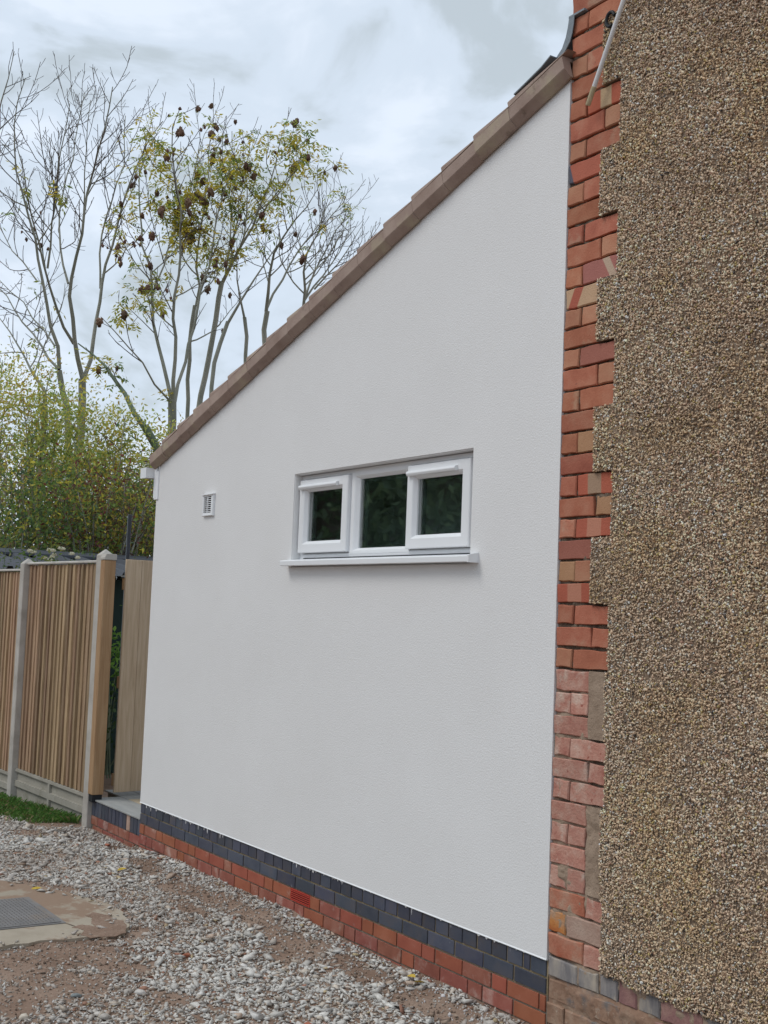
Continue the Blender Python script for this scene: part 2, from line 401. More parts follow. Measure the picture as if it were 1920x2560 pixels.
MT['steel_dark'] = mat('dark_steel', [(0.030, 0.034, 0.042), (0.05, 0.055, 0.066)], 4, 0.45, spec=0.5)
MT['pipe'] = mat('white_plastic_pipe', [(0.62, 0.62, 0.63), (0.70, 0.70, 0.70)], 6, 0.4, spec=0.5)
MT['pipe_end'] = mat('stained_pipe_end', [(0.36, 0.29, 0.17), (0.50, 0.43, 0.29)], 30, 0.7)
MT['rubber'] = mat('black_rubber', [(0.016, 0.018, 0.021)], 6, 0.6)
MT['yellow_leaf'] = mat('yellow_fallen_leaf', [(0.46, 0.30, 0.03), (0.55, 0.40, 0.07)], 30, 0.7)
MT['petal'] = mat('cream_petal', [(0.72, 0.68, 0.50), (0.80, 0.78, 0.68)], 20, 0.6, translucent=0.3)
MT['galv'] = mat('galvanised_strap', [(0.45, 0.50, 0.52)], 6, 0.4, metallic=0.4)
MT['slate'] = mat('grey_slate_flake', [(0.15, 0.17, 0.17), (0.21, 0.23, 0.23)], 20, 0.7)
MT['brick_bit'] = mat('broken_red_brick', [(0.33, 0.11, 0.065), (0.43, 0.18, 0.11)], 30, 0.9, 0.003, 80)
MT['pale_stone'] = mat('pale_cobble', [(0.42, 0.36, 0.28), (0.55, 0.49, 0.41)], 14, 0.85, 0.002, 80)

def glass_mat():
    M = bpy.data.materials.new('double_glazing'); M.use_nodes = True
    t = M.node_tree; N = t.nodes; L = t.links; N.clear()
    o = N.new('ShaderNodeOutputMaterial'); mixs = N.new('ShaderNodeMixShader'); tr = N.new('ShaderNodeBsdfTransparent'); gl = N.new('ShaderNodeBsdfGlossy')
    tr.inputs['Color'].default_value = (0.90, 0.96, 0.94, 1); gl.inputs['Roughness'].default_value = 0.015
    lw = N.new('ShaderNodeLayerWeight'); lw.inputs['Blend'].default_value = 0.5
    pw = N.new('ShaderNodeMath'); pw.operation = 'POWER'; pw.inputs[1].default_value = 4.0; L.new(lw.outputs['Facing'], pw.inputs[0])
    fr = N.new('ShaderNodeMath'); fr.operation = 'MULTIPLY_ADD'; fr.inputs[1].default_value = 0.93; fr.inputs[2].default_value = 0.24; L.new(pw.outputs[0], fr.inputs[0])
    L.new(fr.outputs[0], mixs.inputs[0]); L.new(tr.outputs[0], mixs.inputs[1]); L.new(gl.outputs[0], mixs.inputs[2]); L.new(mixs.outputs[0], o.inputs[0])
    return M
MT['glass'] = glass_mat()

# ------------------------------------------------------------------ ground
def g_h(x, y):
    x = np.asarray(x, float); y = np.asarray(y, float)
    h = -0.075 * np.clip((-5.6 - x) / 2.0, 0, 1.6) - 0.03 * np.clip((-3.6 - x) / 1.2, 0, 1)
    h = h + 0.012 * vnoise(x, y, 2.1, 3) + 0.006 * vnoise(x, y, 7.0, 5)
    # loose soil banked against the plinth, and the shallow hollow round the concrete pad
    h = h + 0.035 * np.exp(-((np.clip(-y, 0, 9)) / 0.22) ** 2) * (x > -4.7) * (0.5 + 0.5 * vnoise(x, y, 1.7, 9))
    h = h - 0.012 * np.exp(-(((x + 2.9) / 0.9) ** 2 + ((y + 1.5) / 0.75) ** 2) ** 2)
    return h

xs = np.unique(np.concatenate([-np.geomspace(9.5, 420, 14), np.linspace(-9.2, 1.8, 300), np.geomspace(2.2, 420, 14)]))
ys = np.unique(np.concatenate([-np.geomspace(4.2, 420, 14), np.linspace(-3.9, 0.3, 130), np.geomspace(0.5, 420, 18)]))
GX, GY = np.meshgrid(xs, ys, indexing='ij')
near = np.clip(1 - np.maximum(np.abs(GX + 3.5) - 6, 0) / 6, 0, 1) * np.clip(1 - np.maximum(np.abs(GY + 1.8) - 2.2, 0) / 5, 0, 1)
GZ = g_h(GX, GY) * near - 0.06 * (1 - near)
nx, ny = len(xs), len(ys)
idx = np.arange(nx * ny).reshape(nx, ny)
F = np.stack([idx[:-1, :-1], idx[1:, :-1], idx[1:, 1:], idx[:-1, 1:]], -1).reshape(-1, 4)
gm = np_mesh('ground', np.stack([GX, GY, GZ], -1).reshape(-1, 3), F, MT['dirt'], smooth=True)
tag(link('ground', gm), kind='structure')

# ------------------------------------------------------------------ brick meshes
_bc = {}
def brick_mesh(w, h, d, mkey, chip=0.0, var=0, bev=0.002):
    key = (round(w, 4), round(h, 4), d, mkey, chip, var)
    if key in _bc: return _bc[key]
    r = random.Random(hash((round(w, 4), round(h, 4), var)) & 0xffff)
    nl = 4 if w > 0.15 else 3
    per = []
    for i in range(nl): per.append((-w / 2 + w * i / nl, -h / 2))
    for i in range(2): per.append((w / 2, -h / 2 + h * i / 2))
    for i in range(nl): per.append((w / 2 - w * i / nl, h / 2))
    for i in range(2): per.append((-w / 2, h / 2 - h * i / 2))
    if chip:
        per = [(x + r.uniform(-chip, chip) * 0.8, z + r.uniform(-chip, chip)) for x, z in per]
    n = len(per); bb = bev + (r.uniform(0, chip) if chip else 0)
    tilt = r.uniform(-1, 1) * chip * 0.6; tw = r.uniform(-1, 1) * chip * 0.6
    fy = lambda x, z: tilt * x / (w / 2) + tw * z / (h / 2)
    ring0 = [(x * (1 - 2 * bb / w), fy(x, z), z * (1 - 2 * bb / h)) for x, z in per]
    ring1 = [(x, bb + max(0, fy(x, z)), z) for x, z in per]
    ring2 = [(x, d, z) for x, z in per]
    mb = MB()
    fs = [tuple(range(n))]
    for a in (0, n):
        fs += [(a + i, a + n + i, a + n + (i + 1) % n, a + (i + 1) % n) for i in range(n)]
    mb.add(ring0 + ring1 + ring2, fs)
    _bc[key] = mb.mesh('brick', MT[mkey])
    return _bc[key]

# ------------------------------------------------------------------ the house: quoin bricks and pebbledash
house = tag(empty('house', (0, 0, 0)), 'old house wall in brown pebbledash with toothed red brick corner', 'house')
ZS = [4.562, 4.469, 4.366, 4.263, 4.162, 4.061, 3.963, 3.868, 3.767, 3.666, 3.571, 3.48, 3.382, 3.286, 3.188, 3.1, 3.008, 2.915, 2.819, 2.72, 2.629, 2.53,
      2.438, 2.341, 2.246, 2.153, 2.06, 1.964, 1.87, 1.775, 1.679, 1.584, 1.486, 1.39, 1.294, 1.202, 1.11, 1.018, 0.926, 0.833, 0.741, 0.642, 0.547, 0.449, 0.351, 0.252]
PAT = ['HS', 'S', 'HH', 'S', 'HS', 'SH', 'HS', 'S', 'HH', 'S', 'HS', 'SH', 'HS', 'S', 'HH', 'S', 'HS', 'SH', 'HS', 'S', 'HH', 'S', 'HS', 'SH', 'HS', 'S', 'HH', 'S', 'HS', 'SH', 'HS',
       'S', 'HH', 'S', 'HS', 'SH', 'HS', 'S', 'HH', 'S', 'HH', 'SH', 'HS', 'SH']
OV = {(2, 0): 'old_tan', (4, 1): 'band_cream', (5, 1): 'old_tan', (6, 0): 'old_tan', (7, 0): 'blue_end', (8, 0): 'old_tan', (11, 1): 'old_tan', (12, 1): 'mauve_cream', (13, 0): 'cream_wedge',
      (14, 0): 'old_tan', (14, 1): 'old_tan', (16, 0): 'old_tan', (16, 1): 'old_mauve', (17, 1): 'old_tan', (20, 1): 'old_ochre', (22, 1): 'band_grey', (23, 1): 'old_ochre', (24, 0): 'washed_red',
      (24, 1): 'band_pink', (25, 0): 'old_mauve', (26, 0): 'old_ochre', (26, 1): 'old_tan', (27, 0): 'band_pink', (42, 0): 'rusty', (42, 1): 'washed_grey', (40, 0): 'washed',
      (43, 0): 'washed_red', (43, 1): 'washed', (41, 0): 'washed_red', (38, 0): 'washed', (35, 0): 'washed', (30, 0): 'old_tan'}
top_z = [ZS[0] + 0.096 * i for i in range(5, 0, -1)]
courses = [(top_z[i], (top_z + [ZS[0]])[i + 1], p, -5 + i) for i, p in enumerate(['HH', 'S', 'HS', 'SH', 'HS'][:5])]
courses = [(a, b, {-1: 'SH', -2: 'HS', -3: 'S', -4: 'HH', -5: 'S'}[n], n) for a, b, p, n in courses]
courses += [(ZS[i], ZS[i + 1], PAT[i], i) for i in range(len(PAT))]
quoin_x = []   # (z0, z1, x where the pebbledash starts)
UNITS = {'S': [(0.0, 0.222)], 'HH': [(0.0, 0.105), (0.114, 0.222)], 'HS': [(0.0, 0.105), (0.117, 0.345)], 'SH': [(0.0, 0.222), (0.234, 0.345)]}
for zt, zb, p, n in courses:
    h = zt - zb - 0.011
    for j, (x0, x1) in enumerate(UNITS[p]):
        mk = OV.get((n, j), 'washed' if n >= 31 else 'old_red')
        j0, j1 = random.uniform(-.003, .003), random.uniform(-.003, .003)
        if j == 0: j0 = random.uniform(0.0, 0.006)
        w = round(x1 - x0 - 0.002, 3)
        me = brick_mesh(w, round(h, 2), 0.10, mk, 0.0035 if n >= 31 else 0.0029, (n * 2 + j) % 4, 0.0025)
        link('brick', me, house, ((x0 + x1) / 2 + j0, -0.003 + random.uniform(-.003, .003), (zt + zb) / 2 - 0.002))
    quoin_x.append((zb, zt, 0.345 if len(p) == 2 and p != 'HH' else 0.226))
# plinth courses under the dash, grey stained then smeared brown
def low_course(zt, zb, cuts, keys):
    for i, (a, b) in enumerate(zip(cuts[:-1], cuts[1:])):
        me = brick_mesh(round(b - a - 0.009, 3), round(zt - zb - 0.009, 3), 0.10, keys[i % len(keys)], 0.003, i % 4, 0.004)
        link('brick', me, house, ((a + b) / 2, 0.0 + random.uniform(-.004, .004), (zt + zb) / 2))
low_course(0.347, 0.257, [0.0, 0.195, 0.322, 0.435, 0.545, 0.672, 0.90, 1.02, 1.24, 1.35, 1.57, 1.8, 2.02], ['grey_old', 'grey_old', 'grey_old', 'purple_old', 'grey_old', 'purple_old'])
low_course(0.252, 0.155, [0.0, 0.23, 0.46, 0.60, 0.84, 1.06, 1.29, 1.52, 1.75, 1.98], ['smeared', 'smeared', 'smeared', 'purple_old'])
low_course(0.152, 0.055, [0.0, 0.115, 0.35, 0.57, 0.80, 1.03, 1.26, 1.5, 1.73, 1.96], ['smeared', 'smeared', 'purple_old', 'smeared'])
low_course(0.050, -0.05, [0.0, 0.23, 0.46, 0.69, 0.92, 1.15, 1.4, 1.6, 1.83, 2.0], ['smeared', 'purple_old'])

# mortar bed behind the bricks: rough sheet 12 mm back
mx_ = np.linspace(0.0, 2.1, 150); mz_ = np.linspace(-0.12, 5.1, 360)
XX, ZZ = np.meshgrid(mx_, mz_, indexing='ij')
YY = 0.0165 + 0.003 * vnoise(XX, ZZ, 60, 4) + 0.003 * vnoise(XX, ZZ, 23, 8)
ii = np.arange(XX.size).reshape(XX.shape)
F = np.stack([ii[:-1, :-1], ii[1:, :-1], ii[1:, 1:], ii[:-1, 1:]], -1).reshape(-1, 4)
link('mortar', np_mesh('mortar', np.stack([XX, YY, ZZ], -1).reshape(-1, 3), F, MT['mortar_old']), house)
mb = MB(); mb.box(0.002, 7.0, 0.03, 8.0, -0.3, 6.4); mb.build('masonry', MT['mortar_old'], house)

# pebbledash coat: 14 mm proud of the brick, toothed round the quoins
mb = MB()
DASH = -0.013
XR = 2.0
for zb, zt, xq in quoin_x:
    ns = 3
    for s in range(ns):
        a = zb + (zt - zb) * s / ns; b = zb + (zt - zb) * (s + 1) / ns
        if b < 0.40: continue
        x0 = xq + random.uniform(-.004, .006)
        if zb < 1.584 and zb > 1.29: x0 += 0.0 if xq > .3 else 0.105 + random.uniform(-.008, .012)     # smooth patch stands here
        if zb < 1.02 and zb > 0.64: x0 += 0.0 if xq > .3 else 0.100 + random.uniform(-.015, .01)
        mb.box(x0, XR, DASH, 0.03, a, b)
z0d = 0.449
xx = 0.345
while xx < XR:
    w_ = 0.022
    zlow = 0.352 + random.uniform(-.012, .012) - (0.01 if xx > .5 else -0.006)
    mb.box(xx, xx + w_, DASH + random.uniform(0, .004), 0.03, zlow, 0.4495)
    xx += w_
mb.box(XR, 7.0, DASH, 0.03, 0.35, 6.4)
mb.box(0.002, XR, DASH, 0.03, 5.042, 6.4)
mb.build('pebbledash_coat', MT['dash_base'], house)

def rock_templates(n, sub, rng, rough, flat):
    out_ = []
    for i in range(n):
        bm = bmesh.new()
        bmesh.ops.create_icosphere(bm, subdivisions=sub, radius=1.0)
        v = np.array([q.co[:] for q in bm.verts]); f = np.array([[q.index for q in p.verts] for p in bm.faces]); bm.free()
        # cut by a few random planes for flat facets
        for _ in range(7):
            nrm = rng.normal(size=3); nrm /= np.linalg.norm(nrm); dd = rng.uniform(0.30, 0.72)
            ex = v @ nrm - dd
            v = v - np.clip(ex, 0, None)[:, None] * nrm
        v = v * (1 + rng.normal(0, rough, (len(v), 1))) * np.array([1, rng.uniform(.6, .9), flat * rng.uniform(.8, 1.3)])
        out_.append((v, f))
    return out_
def shard_templates(n, rng, flat):
    out_ = []
    while len(out_) < n:
        p = rng.normal(size=(rng.integers(7, 11), 3)); p /= np.linalg.norm(p, axis=1)[:, None]
        p *= rng.uniform(.7, 1.15, (len(p), 1)) * np.array([1.1, rng.uniform(.6, 1.0), flat * rng.uniform(.8, 1.3)])
        bm = bmesh.new()
        for q in p: bm.verts.new(q)
        res = bmesh.ops.convex_hull(bm, input=bm.verts[:])
        bmesh.ops.delete(bm, geom=[e_ for e_ in res['geom_interior'] if isinstance(e_, bmesh.types.BMVert)], context='VERTS')
        bmesh.ops.triangulate(bm, faces=bm.faces[:]); bm.verts.index_update()
        v = np.array([q.co[:] for q in bm.verts]); f = np.array([[q.index for q in pl_.verts] for pl_ in bm.faces]); bm.free()
        out_.append((v, f))
    return out_
def octa_templates(n, rng):
    out_ = []
    f = np.array([[0, 2, 4], [2, 1, 4], [1, 3, 4], [3, 0, 4], [2, 0, 5], [1, 2, 5], [3, 1, 5], [0, 3, 5]])
    for i in range(n):
        v = np.array([[1, 0, 0], [-1, 0, 0], [0, 1, 0], [0, -1, 0], [0, 0, 1], [0, 0, -1]], float)
        v = v * rng.uniform(.6, 1.15, (6, 1)) + rng.normal(0, .22, (6, 3))
        out_.append((v, f))
    return out_

n = 215000
px_ = RNG.uniform(0.2, XR, n); pz_ = RNG.uniform(0.33, 5.0, n)
keep = np.zeros(n, bool)
for zb, zt, xq in quoin_x:
    xq2 = xq + (0.105 if xq < .3 and 1.29 < zb < 1.584 else 0.10 if xq < .3 and 0.64 < zb < 1.02 else 0)
    keep |= (pz_ >= zb) & (pz_ < zt) & (px_ > xq2 + 0.002) & (zb > 0.40)
keep |= (pz_ < 0.46) & (pz_ > 0.352 + 0.008 * vnoise(px_, pz_ * 0, 18, 2) - 0.012 * (px_ > .5)) & (px_ > 0.345)
keep &= RNG.uniform(0, 1, n) < 0.94 + 0.3 * vnoise(px_, pz_, 5, 6)
px_, pz_ = px_[keep], pz_[keep]; n = len(px_)
pal = np.array([(0.84, 0.67, 0.50), (0.77, 0.58, 0.415), (0.65, 0.475, 0.325), (0.47, 0.33, 0.225), (0.82, 0.76, 0.66), (0.86, 0.84, 0.80), (0.30, 0.27, 0.25), (0.52, 0.41, 0.18), (0.48, 0.29, 0.21), (0.07, 0.065, 0.065)])
pr_ = np.array([.20, .225, .215, .155, .06, .025, .03, .045, .03, .015])
ci = RNG.choice(len(pal), n, p=pr_)
cc = pal[ci] * RNG.uniform(.8, 1.2, (n, 1))
drift = 1 + 0.14 * vnoise(px_, pz_, 3.1, 21)[:, None]; cc = np.clip(cc * drift, 0.01, 0.85)
yel = np.clip(vnoise(px_, pz_, 4.7, 31), 0, 1)[:, None]; cc = cc * (1 - yel * np.array([0.0, 0.04, 0.18]))
szs = RNG.lognormal(math.log(.0049), .28, n).clip(.0026, .0085)
P = np.stack([px_, DASH + RNG.uniform(-.0065, .0005, n), pz_], -1)
V, F, C = scatter(octa_templates(10, RNG), P, rot_mats(n, RNG), np.stack([szs * RNG.uniform(1, 1.6, n), szs, szs * RNG.uniform(.6, 1, n)], -1), cc)
o = link('pebbles', np_mesh('pebbles', V, F, MT['pebble'], C), house); tag(o, kind='stuff')

# mortar patches where the dash has come away
def lumpy_patch(x0, x1, z0, z1, y, key, amp):
    a = np.linspace(x0, x1, 16); b = np.linspace(z0, z1, 34)
    A, B = np.meshgrid(a, b, indexing='ij')
    jx = 0.010 * vnoise(B, B * 0 + 3, 22, 5); A2 = A + jx * (A - x0) / (x1 - x0)
    Y = y + amp * vnoise(A, B, 22, 13) + amp * .6 * vnoise(A, B, 55, 14)
    q = np.arange(A.size).reshape(A.shape)
    F = np.stack([q[:-1, :-1], q[1:, :-1], q[1:, 1:], q[:-1, 1:]], -1).reshape(-1, 4)
    return np_mesh('mortar_patch', np.stack([A2, Y, B], -1).reshape(-1, 3), F, MT[key], smooth=True)
link('mortar_patch', lumpy_patch(0.226, 0.350, 1.296, 1.582, -0.006, 'mortar_patch', 0.003), house)
link('mortar_patch', lumpy_patch(0.228, 0.350, 0.648, 1.016, 0.0, 'mortar_patch', 0.007), house)

def smear(x0, x1, z0, z1, y, key, amp, f, seed):
    """lime and mortar smeared over the brick faces: an uneven sheet that dips behind them where it has worn off"""
    a = np.linspace(x0, x1, int((x1 - x0) / .006)); b = np.linspace(z0, z1, int((z1 - z0) / .006))
    A, B = np.meshgrid(a, b, indexing='ij')
    ed_ = np.minimum(np.minimum(B - z0, z1 - B), np.minimum(A - x0 + .02, x1 - A)) / .03
    Y = y - amp * (vnoise(A, B, f, seed) + .5 * vnoise(A, B, f * 2.3, seed + 1) + .3 * vnoise(A, B, f * 5, seed + 2)) + .008 * np.clip(1 - ed_, 0, 1)
    q = np.arange(A.size).reshape(A.shape)
    F = np.stack([q[:-1, :-1], q[1:, :-1], q[1:, 1:], q[:-1, 1:]], -1).reshape(-1, 4)
    link('mortar_smear', np_mesh('mortar_smear', np.stack([A, Y, B], -1).reshape(-1, 3), F, MT[key], smooth=True), house)
smear(0.003, 2.0, -0.05, 0.262, 0.0030, 'smeared', .010, 9, 61)
smear(0.003, 0.345, 0.36, 1.02, 0.0080, 'mortar_patch', .011, 13, 65)
smear(0.003, 2.0, 0.245, 0.352, 0.0050, 'mortar_patch', .012, 14, 75)
smear(0.003, 0.225, 1.58, 4.9, 0.0125, 'mortar_old', .010, 17, 81)
smear(0.226, 0.345, 1.80, 2.05, 0.0125, 'mortar_old', .010, 17, 83)
smear(0.226, 0.345, 2.16, 2.42, 0.0125, 'mortar_old', .010, 17, 84)
smear(0.003, 0.225, 1.02, 1.58, 0.0085, 'mortar_patch', .009, 16, 69)

# ------------------------------------------------------------------ the extension
ext = tag(empty('extension', (0, 0, 0)), 'new white rendered lean-to extension with brown tiled roof and blue brick plinth', 'house extension')
XL = -4.64
PY = -0.005                      # face of the render; the plinth bricks stand at y = 0
zt = lambda x: 4.283 + x * 0.3100
OX0, OX1, OZ0, OZ1 = -2.462, -0.655, 2.055, 2.617
# front skin with the window opening, its reveal 55 mm deep
RV = 0.055
def skin():
    mb = MB()
    xs_ = [XL, OX0, OX1, 0.0]
    f = []
    def vert(x, y, z): mb.v.append((x, y, z)); return len(mb.v) - 1
    zb = 0.322
    A = [vert(x, PY, zb) for x in xs_]; T = [vert(x, PY, zt(x)) for x in xs_]
    o00 = vert(OX0, PY, OZ0); o10 = vert(OX1, PY, OZ0); o01 = vert(OX0, PY, OZ1); o11 = vert(OX1, PY, OZ1)
    f += [(A[0], A[1], o00, o01, T[1], T[0]), (A[2], A[3], T[3], T[2], o11, o10), (A[1], A[2], o10, o00), (o01, o11, T[2], T[1])]
    i00 = vert(OX0, RV + .02, OZ0); i10 = vert(OX1, RV + .02, OZ0); i01 = vert(OX0, RV + .02, OZ1); i11 = vert(OX1, RV + .02, OZ1)
    f += [(o00, i00, i10, o10), (o01, o11, i11, i01), (o00, o01, i01, i00), (o10, i10, i11, o11)]
    # ends, under edge
    b0 = [vert(x, 0.02, zb) for x in (XL, 0.0)]; t0 = vert(XL, 0.02, zt(XL)); t1 = vert(0.0, 0.02, zt(0))
    f += [(A[0], T[0], t0, b0[0]), (A[3], b0[1], t1, T[3]), (A[0], b0[0], b0[1], A[3], A[2], A[1])]
    mb.f = f
    return mb
sk = skin().mesh('rendered_wall', MT['render'])
bm = bmesh.new(); bm.from_mesh(sk)
ed = [e_ for e_ in bm.edges if len(e_.link_faces) == 2 and abs(e_.verts[0].co.y - PY) < 1e-5 and abs(e_.verts[1].co.y - PY) < 1e-5 and e_.calc_face_angle(0) > 0.5 and min(v.co.z for v in e_.verts) > 1]
bmesh.ops.bevel(bm, geom=ed, offset=0.006, segments=2, affect='EDGES')
bm.to_mesh(sk); bm.free()
link('rendered_wall', sk, ext)
# bright drip bead along the bottom of the render
mb = MB(); mb.prism([(PY - .003, 0.3195), (PY - .003, 0.322), (PY, 0.326), (0.004, 0.332), (0.004, 0.318)], 'x', XL - .002, -0.001)
mb.build('drip_bead', MT['upvc'], ext)
# masonry behind, with the dim room the window looks into
mb = MB()
mb.prism([(XL + .003, 0.318), (XL + .003, zt(XL) - .02), (-0.003, zt(0) - .02), (-0.003, 0.318)], 'y', 2.6, 4.6)
mb.build('masonry', MT['render'], ext)
mb = MB(); mb.prism([(XL, 0.33), (XL, zt(XL) - .01), (XL + .1, zt(XL) - .01), (XL + .1, 0.33)], 'y', 0.021, 2.6)
mb.build('end_wall', MT['render'], ext)
mb = MB()
rx0, rx1, rz0, rz1, ry = XL + .15, -0.05, 1.5, 2.80, 0.80
mb.add([(rx0, .09, rz0), (rx1, .09, rz0), (rx1, ry, rz0), (rx0, ry, rz0), (rx0, .09, rz1), (rx1, .09, rz1), (rx1, ry, rz1), (rx0, ry, rz1)],
       [(0, 1, 2, 3), (4, 7, 6, 5), (1, 5, 6, 2), (2, 6, 7, 3), (3, 7, 4, 0)])
# inner face of the front wall round the opening
for (a, b, c, d) in ((rx0, OX0, rz0, rz1), (OX1, rx1, rz0, rz1), (OX0, OX1, rz0, OZ0), (OX0, OX1, OZ1, rz1)):
    mb.add([(a, .12, c), (b, .12, c), (b, .12, d), (a, .12, d)], [(0, 1, 2, 3)])
mb.build('room', MT['room'], ext)

# plinth: mortar bed and single bricks
mb = MB(); mb.box(XL + .004, -0.001, 0.0065, 0.1, 0.170, 0.3175); mb.build('mortar', MT['mortar_buff'], ext)
mb = MB(); mb.box(XL + .004, -0.001, 0.0075, 0.1, -0.2, 0.1695); mb.build('mortar', MT['mortar_grey'], ext)
mb = MB(); mb.box(XL + .002, -0.001, 0.1002, 4.6, -0.2, 0.3175); mb.build('footing', MT['mortar_grey'], ext)
def lay(units, zc, hgt, keyf, skip=None):
    x = -0.004; i = 0
    while x > XL + 0.03:
        w = units(i)
        w = min(w, x - XL)
        if x - w - XL < 0.05: w = x - XL
        if not (skip and skip(x - w, x)):
            k = keyf(i)
            me = brick_mesh(round(w - 0.010, 3), hgt, 0.10, k, 0.0006, i % 3, 0.0010)
            link('brick', me, ext, (x - w / 2 + random.uniform(-.0012, .0012), 0.0 + random.uniform(-.0012, .0012), zc + random.uniform(-.0008, .0008)))
        x -= w; i += 1
lay(lambda i: 0.052 if i == 1 else 0.1125, 0.2815, 0.066, lambda i: 'blue_brick')
lay(lambda i: 0.225, 0.2075, 0.065, lambda i: 'blue_brick')
lay(lambda i: 0.047 if i == 0 else (0.1125 if i % 3 == 2 else 0.225), 0.1325, 0.065, lambda i: 'new_red' if i % 7 != 3 else 'dusty_red',
    skip=lambda a, b: False)
lay(lambda i: 0.1125 if i % 3 == 2 else 0.225, 0.0575, 0.065, lambda i: 'dusty_red' if i % 5 else 'new_red')
lay(lambda i: 0.225, -0.0175, 0.065, lambda i: 'dusty_red')
# end bricks of the plinth that turn the far corner
mb = MB()
# terracotta air brick, 6 louvres
ab = MB(); ab.ring((-2.297, -2.071, 0.100, 0.166), (-2.289, -2.079, 0.105, 0.161), [(0, 0.02), (0, -0.004), (1, -0.004), (1, 0.01)])
abo = ab.build('air_brick', MT['airbrick'], ext)
bk = MB(); bk.box(-2.289, -2.079, -0.0018, 0.0, 0.105, 0.161); bk.build('vent_back', MT['void'], abo)
for k_ in range(5):
    z_ = 0.1075 + k_ * 0.0112
    lv = MB(); lv.prism([(-0.0052, z_), (-0.0052, z_ + .0052), (-0.0022, z_ + .0054), (-0.0022, z_ + .0006)], 'x', -2.2885, -2.0795); lv.build('louvre', MT['airbrick'], abo)

# dribbles of render that ran on to the top blue bricks
mb = MB(); r_ = random.Random(5)
for k_ in range(90):
    xd = r_.choice([r_.uniform(-4.55, -3.7), r_.uniform(-4.6, -0.05), r_.uniform(-2.3, -1.7)]); wd = r_.uniform(.003, .016); hd2 = r_.uniform(.003, .012) * (3 if r_.random() < .22 else 1)
    if hd2 > .02: wd *= .5
    mb.prism([(xd - wd, 0.3196), (xd + wd, 0.3196), (xd + wd * .5, 0.3196 - hd2 * .7), (xd + wd * .1, 0.3196 - hd2), (xd - wd * .5, 0.3196 - hd2 * r_.uniform(.4, .9))], 'y', -0.0028, 0.004)
o = mb.build('render_dribbles', MT['render'], ext); tag(o, kind='stuff')

# roof: verge line runs from (XL-.05, 2.919) to the house
RA = math.atan(0.3109)
ux, uz = math.cos(RA), math.sin(RA)
def rp(s, y, n_): return (-4.692 + s * ux - n_ * uz, y, 2.917 + s * uz + n_ * ux)
S_END = 4.685 / ux
steps = [(-0.394 - 0.2715 * k_ + 4.692) / ux for k_ in range(16)]
steps = [s for s in steps if s > 0.05]
segs = sorted([0.0] + steps + [S_END])
def slope_solid(prof, s0, s1, mb, dn0=0.0, dn1=0.0, dy=0.0):
    n_ = len(prof)
    vs = [rp(s0, y + dy, q + dn0) for y, q in prof] + [rp(s1, y + dy, q + dn1) for y, q in prof]
    fs = [tuple(range(n_)), tuple(range(2 * n_ - 1, n_ - 1, -1))] + [(i, n_ + i, n_ + (i + 1) % n_, (i + 1) % n_) for i in range(n_)]
    mb.add(vs, fs)
VERGE = [(0.10, 0.0), (-0.050, 0.0), (-0.056, -0.006), (-0.056, -0.070), (-0.052, -0.076), (-0.022, -0.108), (-0.010, -0.108), (-0.010, -0.02), (0.10, -0.02)]
for i in range(len(segs) - 1):
    mb = MB(); slope_solid(VERGE, segs[i] + .0004, segs[i + 1] - .0004, mb, dn0=0.0018 + random.uniform(-.001, .002), dn1=-0.0008, dy=random.uniform(-.0045, .001))
    mb.build('verge_tile', MT['tile'], ext)
TW = [(0.28, 0.0), (-0.047, 0.0), (-0.047, -0.003)]
for i in range(len(segs) - 1):
    s0, s1 = segs[i], segs[i + 1]
    mb = MB()
    for y0, y1 in ((-0.0545, 0.285),):
        th = 0.033
        vs = [rp(s0, y0, .001), rp(s0, y1, .001), rp(s0, y1, th), rp(s0 + .006, y0 + .004, th), rp(s1 + .04, y0 + .004, 0.006), rp(s1 + .04, y1, 0.006), rp(s1, y1, .0012), rp(s1 - .14, y0, .0012), rp(s0, y0, th - .006)]
        mb.add(vs, [(0, 1, 2, 3, 8), (3, 2, 5, 4), (0, 8, 3, 4, 7), (0, 7, 6, 1), (1, 6, 5, 2), (7, 4, 5, 6)])
    if i > 0: mb.build('roof_tile', MT['tile'], ext)
mb = MB()
for i in range(len(segs) - 1):
    s0, s1 = segs[i], segs[i + 1]
    for c_ in range(13):
        y0 = 0.29 + c_ * 0.335; y1 = y0 + 0.33
        vs = [rp(s0, y0, .0), rp(s0, y1, .0), rp(s0, y1, .03), rp(s0, y0, .03), rp(s1 + .03, y0, .005), rp(s1 + .03, y1, .005), rp(s1, y1, .0), rp(s1, y0, .0)]
        mb.add(vs, [(0, 1, 2, 3), (3, 2, 5, 4), (0, 3, 4, 7), (1, 6, 5, 2), (0, 7, 6, 1), (7, 4, 5, 6)])
o = mb.build('field_tiles', MT['tile'], ext); tag(o, kind='stuff')
mb = MB(); slope_solid([(0.1, -0.021), (4.6, -0.021), (4.6, -0.10), (0.1, -0.10)], 0.03, S_END, mb); mb.build('roof_deck', MT['slat'], ext)
